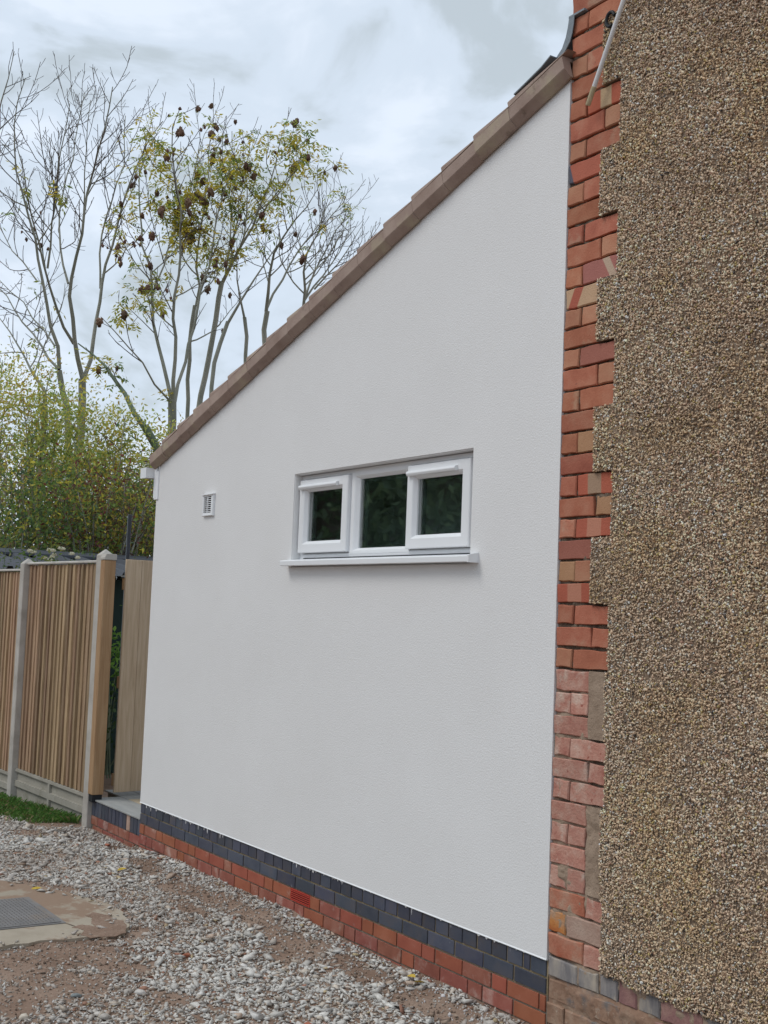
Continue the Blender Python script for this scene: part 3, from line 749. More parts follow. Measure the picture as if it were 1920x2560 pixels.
# cut end of the top verge tile, mortar fillet
# lead flashing dressed from the house wall over the top tiles
FP = [(-0.004, 4.562), (-0.010, 4.52), (-0.022, 4.475), (-0.045, 4.435), (-0.085, 4.402), (-0.15, 4.370), (-0.26, 4.334), (-0.35, 4.306)]
mb = MB()
n_ = len(FP)
outl = [(x, z) for x, z in FP] + [(x + .001, z - .007) for x, z in reversed(FP)]
mb.prism(outl, 'y', -0.014, 4.4)
low = FP[4:] + [(x + .001, z - .006) for x, z in reversed(FP[4:])]
mb.prism(low, 'y', -0.0585, -0.0142)
flap = [(-0.006, 4.562), (-0.013, 4.52), (-0.026, 4.475), (-0.050, 4.432), (-0.088, 4.404), (-0.072, 4.394), (-0.03, 4.41), (0.004, 4.445), (0.018, 4.48), (0.026, 4.52), (0.030, 4.562)]
mb.prism(flap, 'y', -0.0185, -0.0145)
mb.prism([(-0.008, 4.558), (0.098, 4.560), (0.098, 4.569), (-0.008, 4.568)], 'y', -0.0190, 0.01)
mb.build('lead_flashing', MT['lead'], ext)

# eaves: white fascia end and square gutter
mb = MB(); mb.box(-4.672, -4.600, -0.014, 0.03, 2.585, 2.845); mb.build('fascia_end', MT['upvc'], ext, bevel=.002)
mb = MB(); mb.box(-4.690, -4.6725, -0.012, 4.6, 2.60, 2.835); mb.build('fascia', MT['upvc'], ext)
mb = MB(); mb.box(-4.612, -4.604, -0.017, -0.0142, 2.80, 2.835); mb.build('gap', MT['void'], ext)
mb = MB()
gx0, gx1, gz0, gz1 = -4.80, -4.692, 2.752, 2.828
mb.prism([(gx0, gz1), (gx0, gz0 + .008), (gx0 + .008, gz0), (gx1, gz0), (gx1, gz1), (gx1 - .004, gz1), (gx1 - .004, gz0 + .004), (gx0 + .009, gz0 + .004), (gx0 + .004, gz0 + .009), (gx0 + .004, gz1)], 'y', -0.070, 4.6)
mb.prism([(gx0 - .002, gz1 + .002), (gx0 - .002, gz0 + .006), (gx0 + .006, gz0 - .002), (gx1 + .0, gz0 - .002), (gx1 + .0, gz1 + .002)], 'y', -0.078, -0.0705)
mb.build('gutter', MT['upvc'], ext)

# louvred extractor vent
vx0, vx1, vz0, vz1 = -3.765, -3.595, 2.418, 2.572
vb = MB(); vb.ring((vx0, vx1, vz0, vz1), (vx0 + .022, vx1 - .030, vz0 + .022, vz1 - .018), [(0, PY + .001), (0, PY - .014), (0.15, PY - .018), (1, PY - .016), (1, PY - .004)])
vo = vb.build('wall_vent', MT['upvc'], ext)
bk = MB(); bk.box(vx0 + .005, vx1 - .005, PY - .0035, PY - .002, vz0 + .005, vz1 - .005); bk.build('vent_back', MT['void'], vo)
for k_ in range(8):
    z_ = vz0 + .028 + k_ * .0138
    lv = MB(); lv.prism([(PY - .016, z_), (PY - .014, z_ - .001), (PY - .006, z_ + .0045), (PY - .008, z_ + .006)], 'x', vx0 + .022, vx1 - .030); lv.build('louvre', MT['upvc'], vo)
sp = MB(); sp.box((vx0 + vx1) / 2 - .008, (vx0 + vx1) / 2 - .002, PY - .017, PY - .005, vz0 + .02, vz1 - .018); sp.build('mullion', MT['upvc'], vo)
hd = MB(); hd.prism([(PY, vz1 + .004), (PY - .026, vz1 - .002), (PY - .026, vz1 - .008), (PY, vz1 - .004)], 'x', vx0 - .004, vx1 + .004); hd.build('hood', MT['upvc'], vo)

# window
FR = (-2.461, -0.658, 2.085, 2.613)
wb = MB()
YF = 0.050
wb.ring(FR, (FR[0] + .045, FR[1] - .045, FR[2] + .055, FR[3] - .03), [(0, .12), (0, YF), (0.75, YF), (1, YF + .012), (1, .12)])
wb.box(-1.889, -1.868, YF + .003, .115, 2.10, 2.60); wb.box(-1.292, -1.262, YF + .003, .115, 2.10, 2.60)
win = wb.build('window', MT['upvc'], ext)
def sash(o_, i_, y):
    s_ = MB(); s_.ring(o_, i_, [(0, YF + .004), (0, y + .004), (.06, y), (.72, y), (.80, y + .004), (1, y + .024), (1, y + .05)]); return s_.build('sash', MT['upvc'], win)
G = [(-2.380, -1.966, 2.210, 2.512), (-1.818, -1.280, 2.158, 2.556), (-1.204, -0.796, 2.212, 2.511)]
sash((-2.452, -1.886, 2.139, 2.583), G[0], 0.026)
sash((-1.272, -0.712, 2.139, 2.583), G[2], 0.026)
s_ = MB(); s_.ring((-1.872, -1.262, 2.125, 2.592), G[1], [(0, YF + .006), (0, YF - .002), (.55, YF - .002), (.65, YF + .002), (1, YF + .022), (1, YF + .04)]); s_.build('glazing_bead', MT['upvc'], win)
for (a, b, c, d), yy in zip(G, (.058, .078, .058)):
    p_ = MB(); p_.box(a - .006, b + .006, yy, yy + .004, c - .006, d + .006); p_.build('pane', MT['glass'], win)
    sp = MB(); sp.ring((a - .006, b + .006, c - .006, d + .006), (a + .006, b - .006, c + .006, d - .006), [(0, yy + .005), (1, yy + .005), (1, yy + .022), (0, yy + .022)]); sp.build('spacer_bar', MT['gasket'], win)
    ib = MB(); ib.ring((a - .006, b + .006, c - .006, d + .006), (a + .010, b - .010, c + .010, d - .010), [(0, yy + .026), (1, yy + .030), (1, yy + .045), (0, yy + .05)]); ib.build('inner_bead', MT['spacer'], win)
for a, b, z_ in ((-2.435, -1.985, 2.532), (-1.255, -0.815, 2.532)):
    v_ = MB(); v_.prism([(.0262, z_ - .008), (.008, z_ - .006), (.002, z_ + .006), (.006, z_ + .018), (.0262, z_ + .022)], 'x', a, b); v_.build('trickle_vent', MT['upvc'], win, bevel=.002)
# sill
sb = MB(); sb.prism([(-.066, 2.058), (-.066, 2.086), (-.060, 2.090), (.052, 2.104), (.052, 2.06), (-.050, 2.056)], 'x', -2.500, -0.590)
sb.build('window_sill', MT['upvc'], ext, bevel=.0015)
cap = MB(); cap.prism([(-.068, 2.055), (-.068, 2.089), (-.060, 2.094), (PY + .001, 2.106), (PY + .001, 2.055)], 'x', -0.5899, -0.578); cap.build('sill_end_cap', MT['upvc'], ext)
gp = MB(); gp.box(-2.40, -0.70, .040, .0498, 2.1035, 2.1085); gp.build('sealant_gap', MT['gasket'], ext)

# ------------------------------------------------------------------ white pipe on the house wall
pt, pb = on_wall(1566, -20, -0.055), on_wall(1470, 262, -0.05)
pipe_dir = (pt - pb) / np.linalg.norm(pt - pb)
pe = tag(empty('overflow_pipe', tuple(pb)), 'thin white plastic pipe slanting down the brick corner with a stained end', 'pipe')
mb = MB(); mb.tube([pipe_dir * 0.075, pipe_dir * 0.4, pipe_dir * 0.9], 0.0105, 14); mb.build('pipe_run', MT['pipe'], pe, smooth=False)
mb = MB(); mb.tube([pipe_dir * -0.004, pipe_dir * 0.0, pipe_dir * 0.078, pipe_dir * .08], [.010, .0118, .0118, .0108], 14); mb.build('stained_end', MT['pipe_end'], pe)
q = on_wall(1531, 50, -0.02) - pb
mb = MB()
mb.tube([q + np.array([.026 * math.cos(t_), -0.012, .032 * math.sin(t_)]) for t_ in np.linspace(0.3, 5.2, 14)], .008, 8)
mb.build('cable_loop', MT['rubber'], pe)

# ------------------------------------------------------------------ fence
FA = math.radians(2.0)
fdir = np.array([-math.cos(FA), -math.sin(FA)])
F0 = np.array([-5.76, 0.035])
def fl(s): return F0 + fdir * s
fence = tag(empty('garden_fence', (F0[0], F0[1], 0), 0), 'brown vertical board fence between concrete posts on concrete gravel boards', 'fence')
def loc_rot(o, s, z, y=0.0):
    p = fdir * s + np.array([math.sin(FA), -math.cos(FA)]) * (-y)
    o.location = (p[0], p[1], z); o.rotation_euler = (0, 0, FA)
def post_mesh(h):
    mb = MB(); w, d = .052, .058
    mb.box(-w, w, -d, d, -0.4, h)
    mb.v += []
    b = MB(); b.v, b.f = mb.v, mb.f[:]
    b.f.remove((4, 5, 6, 7))
    top = len(b.v); b.v.append((0, 0, h + .055))
    b.f += [(4, 5, top), (5, 6, top), (6, 7, top), (7, 4, top)]
    return b
for s, z, h in ((0.0, 0.0, 2.185), (1.885, 0.0, 2.135), (3.77, 0.0, 2.06)):
    o = post_mesh(h).build('concrete_post', MT['concrete_post'], fence, bevel=.005); loc_rot(o, s, z)
sl = []
for var in range(5):
    mb = MB(); w = .049 + .004 * (var % 3); r = random.Random(var)
    j = r.uniform(-.004, .004)
    mb.add([(-w, -.004, 0), (w, -.022, 0), (w, .0, 0), (-w, .012, 0), (-w + j, -.004, 1), (w + j, -.022, 1), (w + j, .0, 1), (-w + j, .012, 1)],
           [(0, 3, 2, 1), (4, 5, 6, 7), (0, 1, 5, 4), (1, 2, 6, 5), (2, 3, 7, 6), (3, 0, 4, 7)])
    sl.append(mb.mesh('slat', MT['slat']))
for bay, (s0, s1, zb0, ztop) in enumerate(((0.055, 1.83, 0.215, 2.135), (1.94, 3.715, 0.150, 2.075))):
    nb = 19
    for i in range(nb):
        s = s0 + (s1 - s0) * (i + .5) / nb
        o = link('slat', sl[random.randrange(5)], fence); loc_rot(o, s, zb0, 0.004 + random.uniform(-.004, .004)); o.scale = (1, 1, ztop - zb0 - .02)
        o.rotation_euler = (0, 0, FA + random.uniform(-.03, .03))
    mb = MB(); mb.prism([(-.030, -.012), (-.030, .004), (0, .012), (.040, .006), (.040, -.012)], 'x', -(s1 - s0) / 2, (s1 - s0) / 2)
    o = mb.build('capping', MT['concrete_post'], fence, bevel=.002); loc_rot(o, (s0 + s1) / 2, ztop)
    for zr in (0.35, 1.1, 1.8):
        mb = MB(); mb.box(-(s1 - s0) / 2, (s1 - s0) / 2, .014, .05, -.035, .035); o = mb.build('rail', MT['slat'], fence); loc_rot(o, (s0 + s1) / 2, zb0 + zr)
    # gravel board with recessed panels
    hw = (s1 - s0) / 2; H0, H1 = -0.25, 0.0
    mb = MB()
    mb.box(-hw, hw, -.002, .03, -0.42, -.004)
    mb.box(-hw, hw, -.024, -.0022, -.030, -.004)
    mb.box(-hw, hw, -.024, -.0022, -.165, -.110)
    mb.box(-.022, .022, -.024, -.0022, -.110, -.030)
    mb.box(-.022, .022, -.024, -.0022, -.42, -.165)
    o = mb.build('gravel_board', MT['gravel_board'], fence); loc_rot(o, (s0 + s1) / 2, zb0)

# timber gate post strapped to the end post
gp_ = tag(empty('gate_post', (-5.645, 0.02, 0.24)), 'square orange timber gate post fixed beside the concrete end post', 'gate post')
mb = MB(); w = .0485
mb.box(-w, w, -w, w, 0.0, 1.90); mb.build('post_shaft', MT['post_wood'], gp_, bevel=.004)
mb = MB(); mb.prism([(-w - .004, 1.903), (-w - .004, 1.922), (-w + .012, 1.952), (w + .004, 1.952), (w + .004, 1.903)], 'x', -w - .003, w + .003); mb.build('post_cap', MT['concrete_post'], gp_, bevel=.002)
mb = MB(); mb.box(-.04, .04, -.04, .04, -.06, -.001); mb.build('post_foot', MT['rubber'], gp_)

# open gate leaf
gate = tag(empty('garden_gate', (-5.70, 0.20, 0.235), math.radians(8)), 'pale plain timber gate standing open behind the white wall corner', 'gate')
for i in range(6):
    mb = MB(); y0 = i * .148
    mb.box(-.022, 0, y0, y0 + .1465, 0, 1.925); mb.build('board', MT['new_wood'], gate, bevel=.003)
for z_ in (0.10, 0.90, 1.72):
    mb = MB(); mb.box(-.068, -.0225, .004, .86, z_ - .05, z_ + .05); mb.build('ledge', MT['post_wood'], gate, bevel=.003)
mb = MB(); mb.box(-.072, -.02, -.006, .10, 1.775, 1.79); mb.build('hinge_strap', MT['galv'], gate)

# brick step in front of the gate
step = tag(empty('brick_step', (-5.17, 0, 0)), 'low brick threshold with upright blue bricks and grey slab between fence and white wall', 'step')
SX0, SX1 = -5.708, -4.645
x = SX1 - .004; i = 0
while x - .072 > SX0:
    w_ = .076 if i else .080
    me = brick_mesh(.065, .122, .10, 'blue_brick' if i != 3 else 'washed_grey', .001, i % 3, .002)
    link('brick', me, step, (x - .036 + 5.17, 0.016 + random.uniform(-.001, .001), 0.129)); x -= .0755; i += 1
x = SX1 - .004; i = 0
for zc in (0.0295, -0.0455):
    x = SX1 - .004 - (.1125 if zc < 0 else 0)
    while x > SX0 + .05:
        w_ = min(.225, x - SX0)
        link('brick', brick_mesh(round(w_ - .01, 3), .065, .10, 'dusty_red', .0006, i % 3, .001), step, (x - w_ / 2 + 5.17, 0.016, zc)); x -= w_; i += 1
mb = MB(); mb.box(SX0 + 5.17, SX1 + 5.17, .0235, .30, -.2, .188); mb.build('mortar', MT['mortar_grey'], step)
for (x0, x1, y0, y1, k_) in ((SX0, -4.66, .005, .262, 'slab_grey'), (-5.55, -5.10, .268, .46, 'slab_buff'), (-5.09, -4.67, .268, .46, 'slab_buff'), (-6.1, -5.56, .268, .46, 'slab_grey'),
                              (-6.1, -5.42, .467, 1.0, 'slab_grey'), (-5.41, -4.7, .467, 1.0, 'slab_grey'), (-6.1, -5.42, 1.007, 1.6, 'slab_buff'), (-5.41, -4.7, 1.007, 1.6, 'slab_grey')):
    mb = MB(); mb.box(x0 + 5.17, x1 + 5.17, y0, y1, .1885, .2); mb.build('paving_slab', MT[k_], step, bevel=.0015)
mb = MB(); mb.box(-6.1 + 5.17, -4.7 + 5.17, .301, 1.6, -.2, .188); mb.build('paving_bed', MT['mortar_grey'], step)

# ------------------------------------------------------------------ concrete pad and manhole cover
pad_poly = [(-3.9, -1.32), (-3.62, -1.10), (-3.42, -1.02), (-3.2, -.915), (-3.02, -.86), (-2.86, -.865), (-2.68, -.87), (-2.50, -.92), (-2.34, -1.0), (-2.26, -1.10), (-2.30, -1.24), (-2.33, -1.42), (-2.315, -1.62), (-2.29, -1.9), (-2.33, -2.15), (-2.9, -2.3), (-3.6, -2.2), (-3.95, -1.9), (-4.02, -1.55)]
hole = (-3.305, -2.628, -1.72, -1.235)
pp = []
for (a, b) in zip(pad_poly, pad_poly[1:] + pad_poly[:1]):
    for t_ in (0, .33, .66):
        x_, y_ = a[0] + (b[0] - a[0]) * t_, a[1] + (b[1] - a[1]) * t_
        pp.append((x_ + random.uniform(-.022, .022), y_ + random.uniform(-.018, .018)))
mb = MB(); mb.prism(pp, 'z', -0.12, 0.012)
pad = mb.build('concrete_pad', MT['conc_pad'], bevel=0.0)
tag(pad, 'rough edged patch of smooth concrete set in the gravel around the manhole cover', 'concrete patch')
crk = MB(); a = (hole[1], hole[3]); b = (-2.40, -1.175)
crk.prism([(a[0] - .006, a[1] - .006), (a[0] + .1, a[1] + .02), (b[0], b[1] - .004), (b[0], b[1] + .006), (a[0] + .1, a[1] + .032), (a[0] - .006, a[1] + .006)], 'z', .0122, .0130)
crk.build('crack', MT['mortar_old'], pad)
mud = MB()
mp_ = [(-2.80, -1.02), (-2.70, -.955), (-2.62, -.97), (-2.55, -.93), (-2.42, -.96), (-2.30, -1.02), (-2.25, -1.10), (-2.28, -1.22), (-2.36, -1.25), (-2.44, -1.20), (-2.52, -1.23), (-2.56, -1.17), (-2.50, -1.12), (-2.60, -1.10), (-2.68, -1.07), (-2.74, -1.08)]
mq = []
for a, b in zip(mp_, mp_[1:] + mp_[:1]):
    for t_ in (0, .33, .66): mq.append((a[0] + (b[0] - a[0]) * t_ + random.uniform(-.010, .010), a[1] + (b[1] - a[1]) * t_ + random.uniform(-.008, .008)))
mud.prism(mq, 'z', 0.0122, 0.0142); mud.build('mud', MT['dirt'], pad)
mh = tag(empty('manhole_cover', (-2.9665, -1.4775, 0.0)), 'grey chequer plate manhole cover set in the concrete patch', 'manhole cover')
hw, hd_ = (hole[1] - hole[0]) / 2, (hole[3] - hole[2]) / 2
mb = MB(); mb.ring((-hw, hw, 0, 0), (0, 0, 0, 0), []) if False else None
fr = MB()
for (x0, x1, y0, y1) in ((-hw, hw, hd_ - .018, hd_), (-hw, hw, -hd_, -hd_ + .018), (-hw, -hw + .018, -hd_ + .0182, hd_ - .0182), (hw - .018, hw, -hd_ + .0182, hd_ - .0182)):
    fr.box(x0, x1, y0, y1, .0123, .0165)
fr.build('cover_frame', MT['cover'], mh)
pl = MB(); pl.box(-hw + .022, hw - .022, -hd_ + .022, hd_ - .022, .0123, .0195); pl.build('plate', MT['cover'], mh)
vd = MB(); vd.box(-hw + .0182, hw - .0182, -hd_ + .0182, hd_ - .0182, .0121, .0128); vd.build('gap', MT['void'], mh)
trd = MB(); cnt = 0
for i in range(30):
    for j in range(21):
        cx, cy = -hw + .035 + i * .0212, -hd_ + .033 + j * .0212
        if cx > hw - .03 or cy > hd_ - .03: continue
        a_ = math.pi / 4 if (i + j) % 2 else -math.pi / 4
        L_, W_ = .0095, .0036
        c_, s_2 = math.cos(a_), math.sin(a_)
        q4 = [(cx + c_ * L_ * u - s_2 * W_ * v, cy + s_2 * L_ * u + c_ * W_ * v, .0197) for u, v in ((-1, 0), (0, -1), (1, 0), (0, 1))]
        trd.add(q4 + [(cx, cy, .0240)], [(0, 1, 4), (1, 2, 4), (2, 3, 4), (3, 0, 4)])
o = trd.build('tread', MT['cover'], mh); tag(o, kind='stuff')

# ------------------------------------------------------------------ gravel
def in_poly(x, y, poly):
    r = np.zeros(len(x), bool); n_ = len(poly)
    for i in range(n_):
        x0, y0 = poly[i]; x1, y1 = poly[(i + 1) % n_]
        c_ = ((y0 > y) != (y1 > y)) & (x < (x1 - x0) * (y - y0) / (y1 - y0 + 1e-12) + x0)
        r ^= c_
    return r
# bare-earth patches as ellipses on the ground: centre, half axes (m), turn
BARE = [(-3.95, -.22, .42, .10, 0), (-3.05, -.28, .42, .13, .05), (-2.35, -.22, .5, .12, 0), (-1.7, -.30, .42, .16, -.1), (-1.15, -.24, .35, .12, .0), (-.55, -.22, .35, .12, 0), (-4.75, -.10, .28, .10, 0),
        (-2.12, -1.35, .30, .22, .3), (-2.0, -1.75, .42, .30, .2), (-1.55, -1.65, .25, .30, .4), (-1.35, -1.95, .25, .22, 0), (-3.6, -.98, .30, .10, .5), (-2.33, -1.0, .20, .16, 0), (-1.15, -1.25, .14, .10, 0),
        (-1.75, -1.25, .20, .10, .4), (-2.5, -2.4, .5, .5, 0), (-1.2, -2.6, .4, .4, 0), (-5.6, -.55, .22, .12, .5), (-2.75, -.45, .25, .07, .1)]
def gravel_density(x, y):
    d = np.ones(len(x))
    for cx, cy, a_, b_, t_ in BARE:
        c_, s_2 = math.cos(t_), math.sin(t_)
        u = ((x - cx) * c_ + (y - cy) * s_2) / a_; v = (-(x - cx) * s_2 + (y - cy) * c_) / b_
        rr = np.sqrt(u * u + v * v) + 0.35 * vnoise(x, y, 6, 17) + .2 * vnoise(x, y, 15, 18)
        d = np.minimum(d, np.clip((rr - .55) / .55, .10, 1))
    return d
n = 74000
gx = RNG.uniform(-9.0, 1.6, n); gy = RNG.uniform(-3.3, -0.012, n)
# finer, thinner further from view on the near side
d = gravel_density(gx, gy)
d *= np.where(gy < -2.3, .55, 1.0)
d *= np.clip(.86 + .5 * vnoise(gx, gy, 1.3, 41), .35, 1)
fence_soft = (gx < -5.75) & (gy > -0.30 - .16 * (-5.75 - gx) - .08 * vnoise(gx, gy, 5, 7))
d = np.where(fence_soft, .03, d)
pin = [(-3.1 + (x_ + 3.1) * .86, -1.5 + (y_ + 1.5) * .84) for x_, y_ in pad_poly]
on_pad = in_poly(gx, gy, pad_poly)
keep = (RNG.uniform(0, 1, n) < d * np.where(on_pad, .16, 1)) & ~in_poly(gx, gy, pin)
gx, gy, d = gx[keep], gy[keep], d[keep]; n = len(gx)
sz = np.clip(RNG.lognormal(math.log(.0128), .40, n), .005, .036)
sz *= np.where(d < .5, .8, 1.0)
sz *= np.where(gx < -3.3, 1.12, 1.0)
keep2 = (-gy > sz * 1.2)
gx, gy, sz, d = gx[keep2], gy[keep2], sz[keep2], d[keep2]; n = len(gx)
R = rot_mats(n, RNG, 0.42)
Sc = np.stack([sz * RNG.uniform(1.0, 1.55, n), sz * RNG.uniform(.8, 1.15, n), sz * RNG.uniform(.75, 1.1, n)], -1)
gz = np.where(in_poly(gx, gy, pad_poly), .014, g_h(gx, gy)) + sz * RNG.uniform(.05, .5, n) * np.where(d < .5, .3, 1.0)
pal = np.array([(0.70, 0.68, 0.63), (0.63, 0.61, 0.565), (0.75, 0.73, 0.68), (0.53, 0.51, 0.47), (0.64, 0.57, 0.48), (0.54, 0.42, 0.33), (0.76, 0.74, 0.70), (0.38, 0.19, 0.13), (0.55, 0.44, 0.26)])
ci = RNG.choice(len(pal), n, p=[.27, .22, .17, .10, .10, .06, .045, .022, .013])
cc = pal[ci] * RNG.uniform(.88, 1.1, (n, 1))
dusty = np.clip(1.3 - d - .2, 0, .55)[:, None]           # stones lying in bare earth carry its dust
cc = cc * (1 - dusty) + np.array([0.27, 0.19, 0.135]) * dusty
V, F, C = scatter(shard_templates(30, RNG, .5), np.stack([gx, gy, gz], -1), R, Sc, cc)
tag(link('gravel', np_mesh('gravel', V, F, MT['stone'], C)), 'loose pale grey crushed stone covering the drive', 'gravel', kind='stuff')
# small grit and crumbs of earth in the bare patches, white plaster chips along the wall
n = 30000
gx = RNG.uniform(-7.5, 1.0, n); gy = -RNG.beta(1.0, 1.6, n) * 3.0 - .008
keep = ~in_poly(gx, gy, pad_poly) & ((gravel_density(gx, gy) < .8) | (RNG.uniform(0, 1, n) < .25))
gx, gy = gx[keep], gy[keep]; n = len(gx)
sz = RNG.lognormal(math.log(.0042), .45, n).clip(.002, .012)
chips = (RNG.uniform(0, 1, n) < .5 * np.exp(-((-gy - .10) / .10) ** 2) * (vnoise(gx, gy * 0, 1.9, 51) > -.1))
pal = np.array([(0.20, 0.145, 0.105), (0.27, 0.20, 0.155), (0.40, 0.35, 0.30), (0.17, 0.12, 0.09)])
cc = pal[RNG.integers(0, 4, n)]; cc = np.where(chips[:, None], np.array([0.70, 0.67, 0.66]) * RNG.uniform(.8, 1.05, (n, 1)), cc)
V, F, C = scatter(octa_templates(8, RNG), np.stack([gx, gy, g_h(gx, gy) + sz * .4], -1), rot_mats(n, RNG), np.stack([sz * 1.3, sz, sz * .7], -1), cc)
tag(link('grit', np_mesh('grit', V, F, MT['stone'], C)), 'earth crumbs and white chips along the foot of the wall', 'grit', kind='stuff')

# fine grey grit between the stones
n = 70000
gx = RNG.uniform(-8.5, 1.2, n); gy = -RNG.uniform(.01, 3.2, n)
d = gravel_density(gx, gy)
keep = ~in_poly(gx, gy, pad_poly) & (RNG.uniform(0, 1, n) < np.clip(d * .9 + .06, 0, 1)) & ~((gx < -5.75) & (gy > -0.30 - .16 * (-5.75 - gx)))
gx, gy, d = gx[keep], gy[keep], d[keep]; n = len(gx)
sz = RNG.lognormal(math.log(.0062), .35, n).clip(.003, .012)
pal = np.array([(0.60, 0.575, 0.53), (0.50, 0.465, 0.42), (0.42, 0.36, 0.30), (0.66, 0.64, 0.60)])
cc = pal[RNG.integers(0, 4, n)] * RNG.uniform(.85, 1.1, (n, 1))
V, F, C = scatter(octa_templates(10, RNG), np.stack([gx, gy, g_h(gx, gy) + sz * .4], -1), rot_mats(n, RNG), np.stack([sz * 1.3, sz, sz * .75], -1), cc)
tag(link('fine_gravel', np_mesh('fine_gravel', V, F, MT['stone'], C)), 'fine grey grit between the larger stones', 'gravel', kind='stuff')

# a few stones one can pick out
def lone(name, key, u, v, size, flat, label, cat):
    p = on_ground(u, v, 0.02); t_ = rock_templates(1, 2, RNG, .04, flat)[0]
    me = np_mesh(name, t_[0] * size, t_[1], MT[key], smooth=False)
    o = link(name, me, None, (p[0], p[1], float(g_h(p[0], p[1])) + size * flat * .55)); o.rotation_euler = (0, 0, random.uniform(0, 6))
    return tag(o, label, cat)
lone('slate_flake', 'slate', 194, 2482, .034, .28, 'flat blue grey slate flake lying on bare earth', 'stone')
lone('cobble', 'pale_stone', 63, 2541, .040, .55, 'rounded buff cobble on the earth at the bottom left', 'stone')
lone('cobble', 'pale_stone', 290, 2327, .032, .6, 'pale round stone beside the end of the concrete patch', 'stone')
lone('brick_fragment', 'brick_bit', 466, 2386, .036, .55, 'broken red brick piece among the grey gravel', 'brick fragment')
lone('brick_fragment', 'brick_bit', 270, 2100, .050, .5, 'red brick lump at the foot of the brick step', 'brick fragment')
lone('brick_fragment', 'brick_bit', 766, 2556, .034, .5, 'orange brick piece at the bottom edge of the gravel', 'brick fragment')
for (u, v, lab) in ((1028, 2450, 'curled yellow leaf lying on white chips against the brick plinth'), (1052, 2462, 'flat yellow leaf next to the curled leaf at the plinth'),
                    (305, 2168, 'yellow leaf on the earth below the far corner of the white wall'), (90, 2215, 'yellow green leaf on the gravel left of the step')):
    p = on_ground(u, v, .03); L_ = .035
    mb = MB(); rz = random.uniform(0, 6)
    prof = [(-1, 0), (-.5, .38), (0, .48), (.5, .34), (1, 0)]
    vs = []
    for a_, b_ in prof: vs += [(a_ * L_, -b_ * L_, .010 * abs(b_) + .008 * a_), (a_ * L_, 0, .008 * a_), (a_ * L_, b_ * L_, .016 * abs(b_) + .008 * a_)]
    fs = []
    for i in range(4):
        for j in range(2): fs.append((i * 3 + j, i * 3 + 3 + j, i * 3 + 4 + j, i * 3 + 1 + j))
    mb.add(vs, fs)
    o = mb.build('fallen_leaf', MT['yellow_leaf'], None, (p[0], min(p[1], -.03), float(g_h(p[0], p[1])) + .022)); o.rotation_euler = (.15, .1, rz)
    tag(o, lab, 'leaf')

# grass along the foot of the fence
n = 15000
s = RNG.uniform(-.4, 4.0, n); off = RNG.beta(1.1, 1.5, n)
wid = .10 + .14 * np.clip(s, 0, 3) + .05 * vnoise(s, s * 0, 3, 6)
bx = F0[0] + fdir[0] * s + fdir[1] * (0); by = F0[1] + fdir[1] * s - .035 - off * np.clip(wid * 2.2, .08, .9)
k_ = (s > .15 + .25 * off) & (RNG.uniform(0, 1, n) < np.clip(.75 + .6 * vnoise(bx, by, 6, 61), .1, 1))
bx, by, off = bx[k_], by[k_], off[k_]; n = len(bx)
bz = g_h(bx, by) - .005
hgt = RNG.uniform(.025, .085, n) * (1.05 - .5 * off); az = RNG.uniform(0, 6.283, n); lean = RNG.uniform(.3, 1.3, n) * hgt
wx, wy = -np.sin(az) * .0028, np.cos(az) * .0028
V = np.empty((n, 4, 3))
V[:, 0] = np.stack([bx - wx, by - wy, bz], -1); V[:, 1] = np.stack([bx + wx, by + wy, bz], -1)
V[:, 2] = np.stack([bx + np.cos(az) * lean * .45 + wx * .8, by + np.sin(az) * lean * .45 + wy * .8, bz + hgt * .7], -1)
V[:, 3] = np.stack([bx + np.cos(az) * lean, by + np.sin(az) * lean, bz + hgt * .95], -1)
F = (np.array([[0, 1, 2], [0, 2, 3]])[None] + (np.arange(n) * 4)[:, None, None]).reshape(-1, 3)
pal = np.array([(0.085, 0.19, 0.035), (0.12, 0.24, 0.05), (0.07, 0.145, 0.035), (0.22, 0.23, 0.08), (0.24, 0.18, 0.10)])
cc = pal[RNG.choice(5, n, p=[.34, .3, .2, .1, .06])] * RNG.uniform(.8, 1.2, (n, 1))
tag(link('grass', np_mesh('grass', V.reshape(-1, 3), F, MT['grass'], np.repeat(cc, 4, 0))), 'short green grass along the foot of the board fence', 'grass', kind='stuff')

# ------------------------------------------------------------------ shed, steel post behind the fence
shed = tag(empty('garden_shed', (-10.1, 3.5, 0)), 'dark metal garden shed with low corrugated roof behind the fence', 'shed')
V, Fq = [], []
yy = np.linspace(-3.55, 4.2, 300)
for i, y in enumerate(yy):
    ph = (y / .26) % 1.0
    hgt_ = .050 * (1 if .15 < ph < .5 else 0)
    V += [(1.05, y, 2.09 + hgt_), (-.9, y, 2.335 + hgt_)]
    if i: Fq.append((2 * i - 2, 2 * i, 2 * i + 1, 2 * i - 1))
mb = MB(); mb.add(V, Fq); o = mb.build('roof_sheet', MT['shed_roof'], shed)
mb = MB(); mb.prism([(-.55, 2.315), (-.55, 2.345), (-.95, 2.405), (-1.1, 2.395), (-1.1, 2.32)], 'y', -3.56, 4.25); mb.build('ridge_flashing', MT['shed_roof'], shed)
mb = MB(); mb.box(-2.4, .80, -3.4, 4.1, -.1, 2.05); mb.build('wall', MT['shed_wall'], shed)
mb = MB(); mb.prism([(-1.1, 2.39), (-2.7, 2.2), (-2.7, 2.16), (-1.1, 2.31)], 'y', -3.56, 4.25); mb.build('back_roof_sheet', MT['shed_roof'], shed)

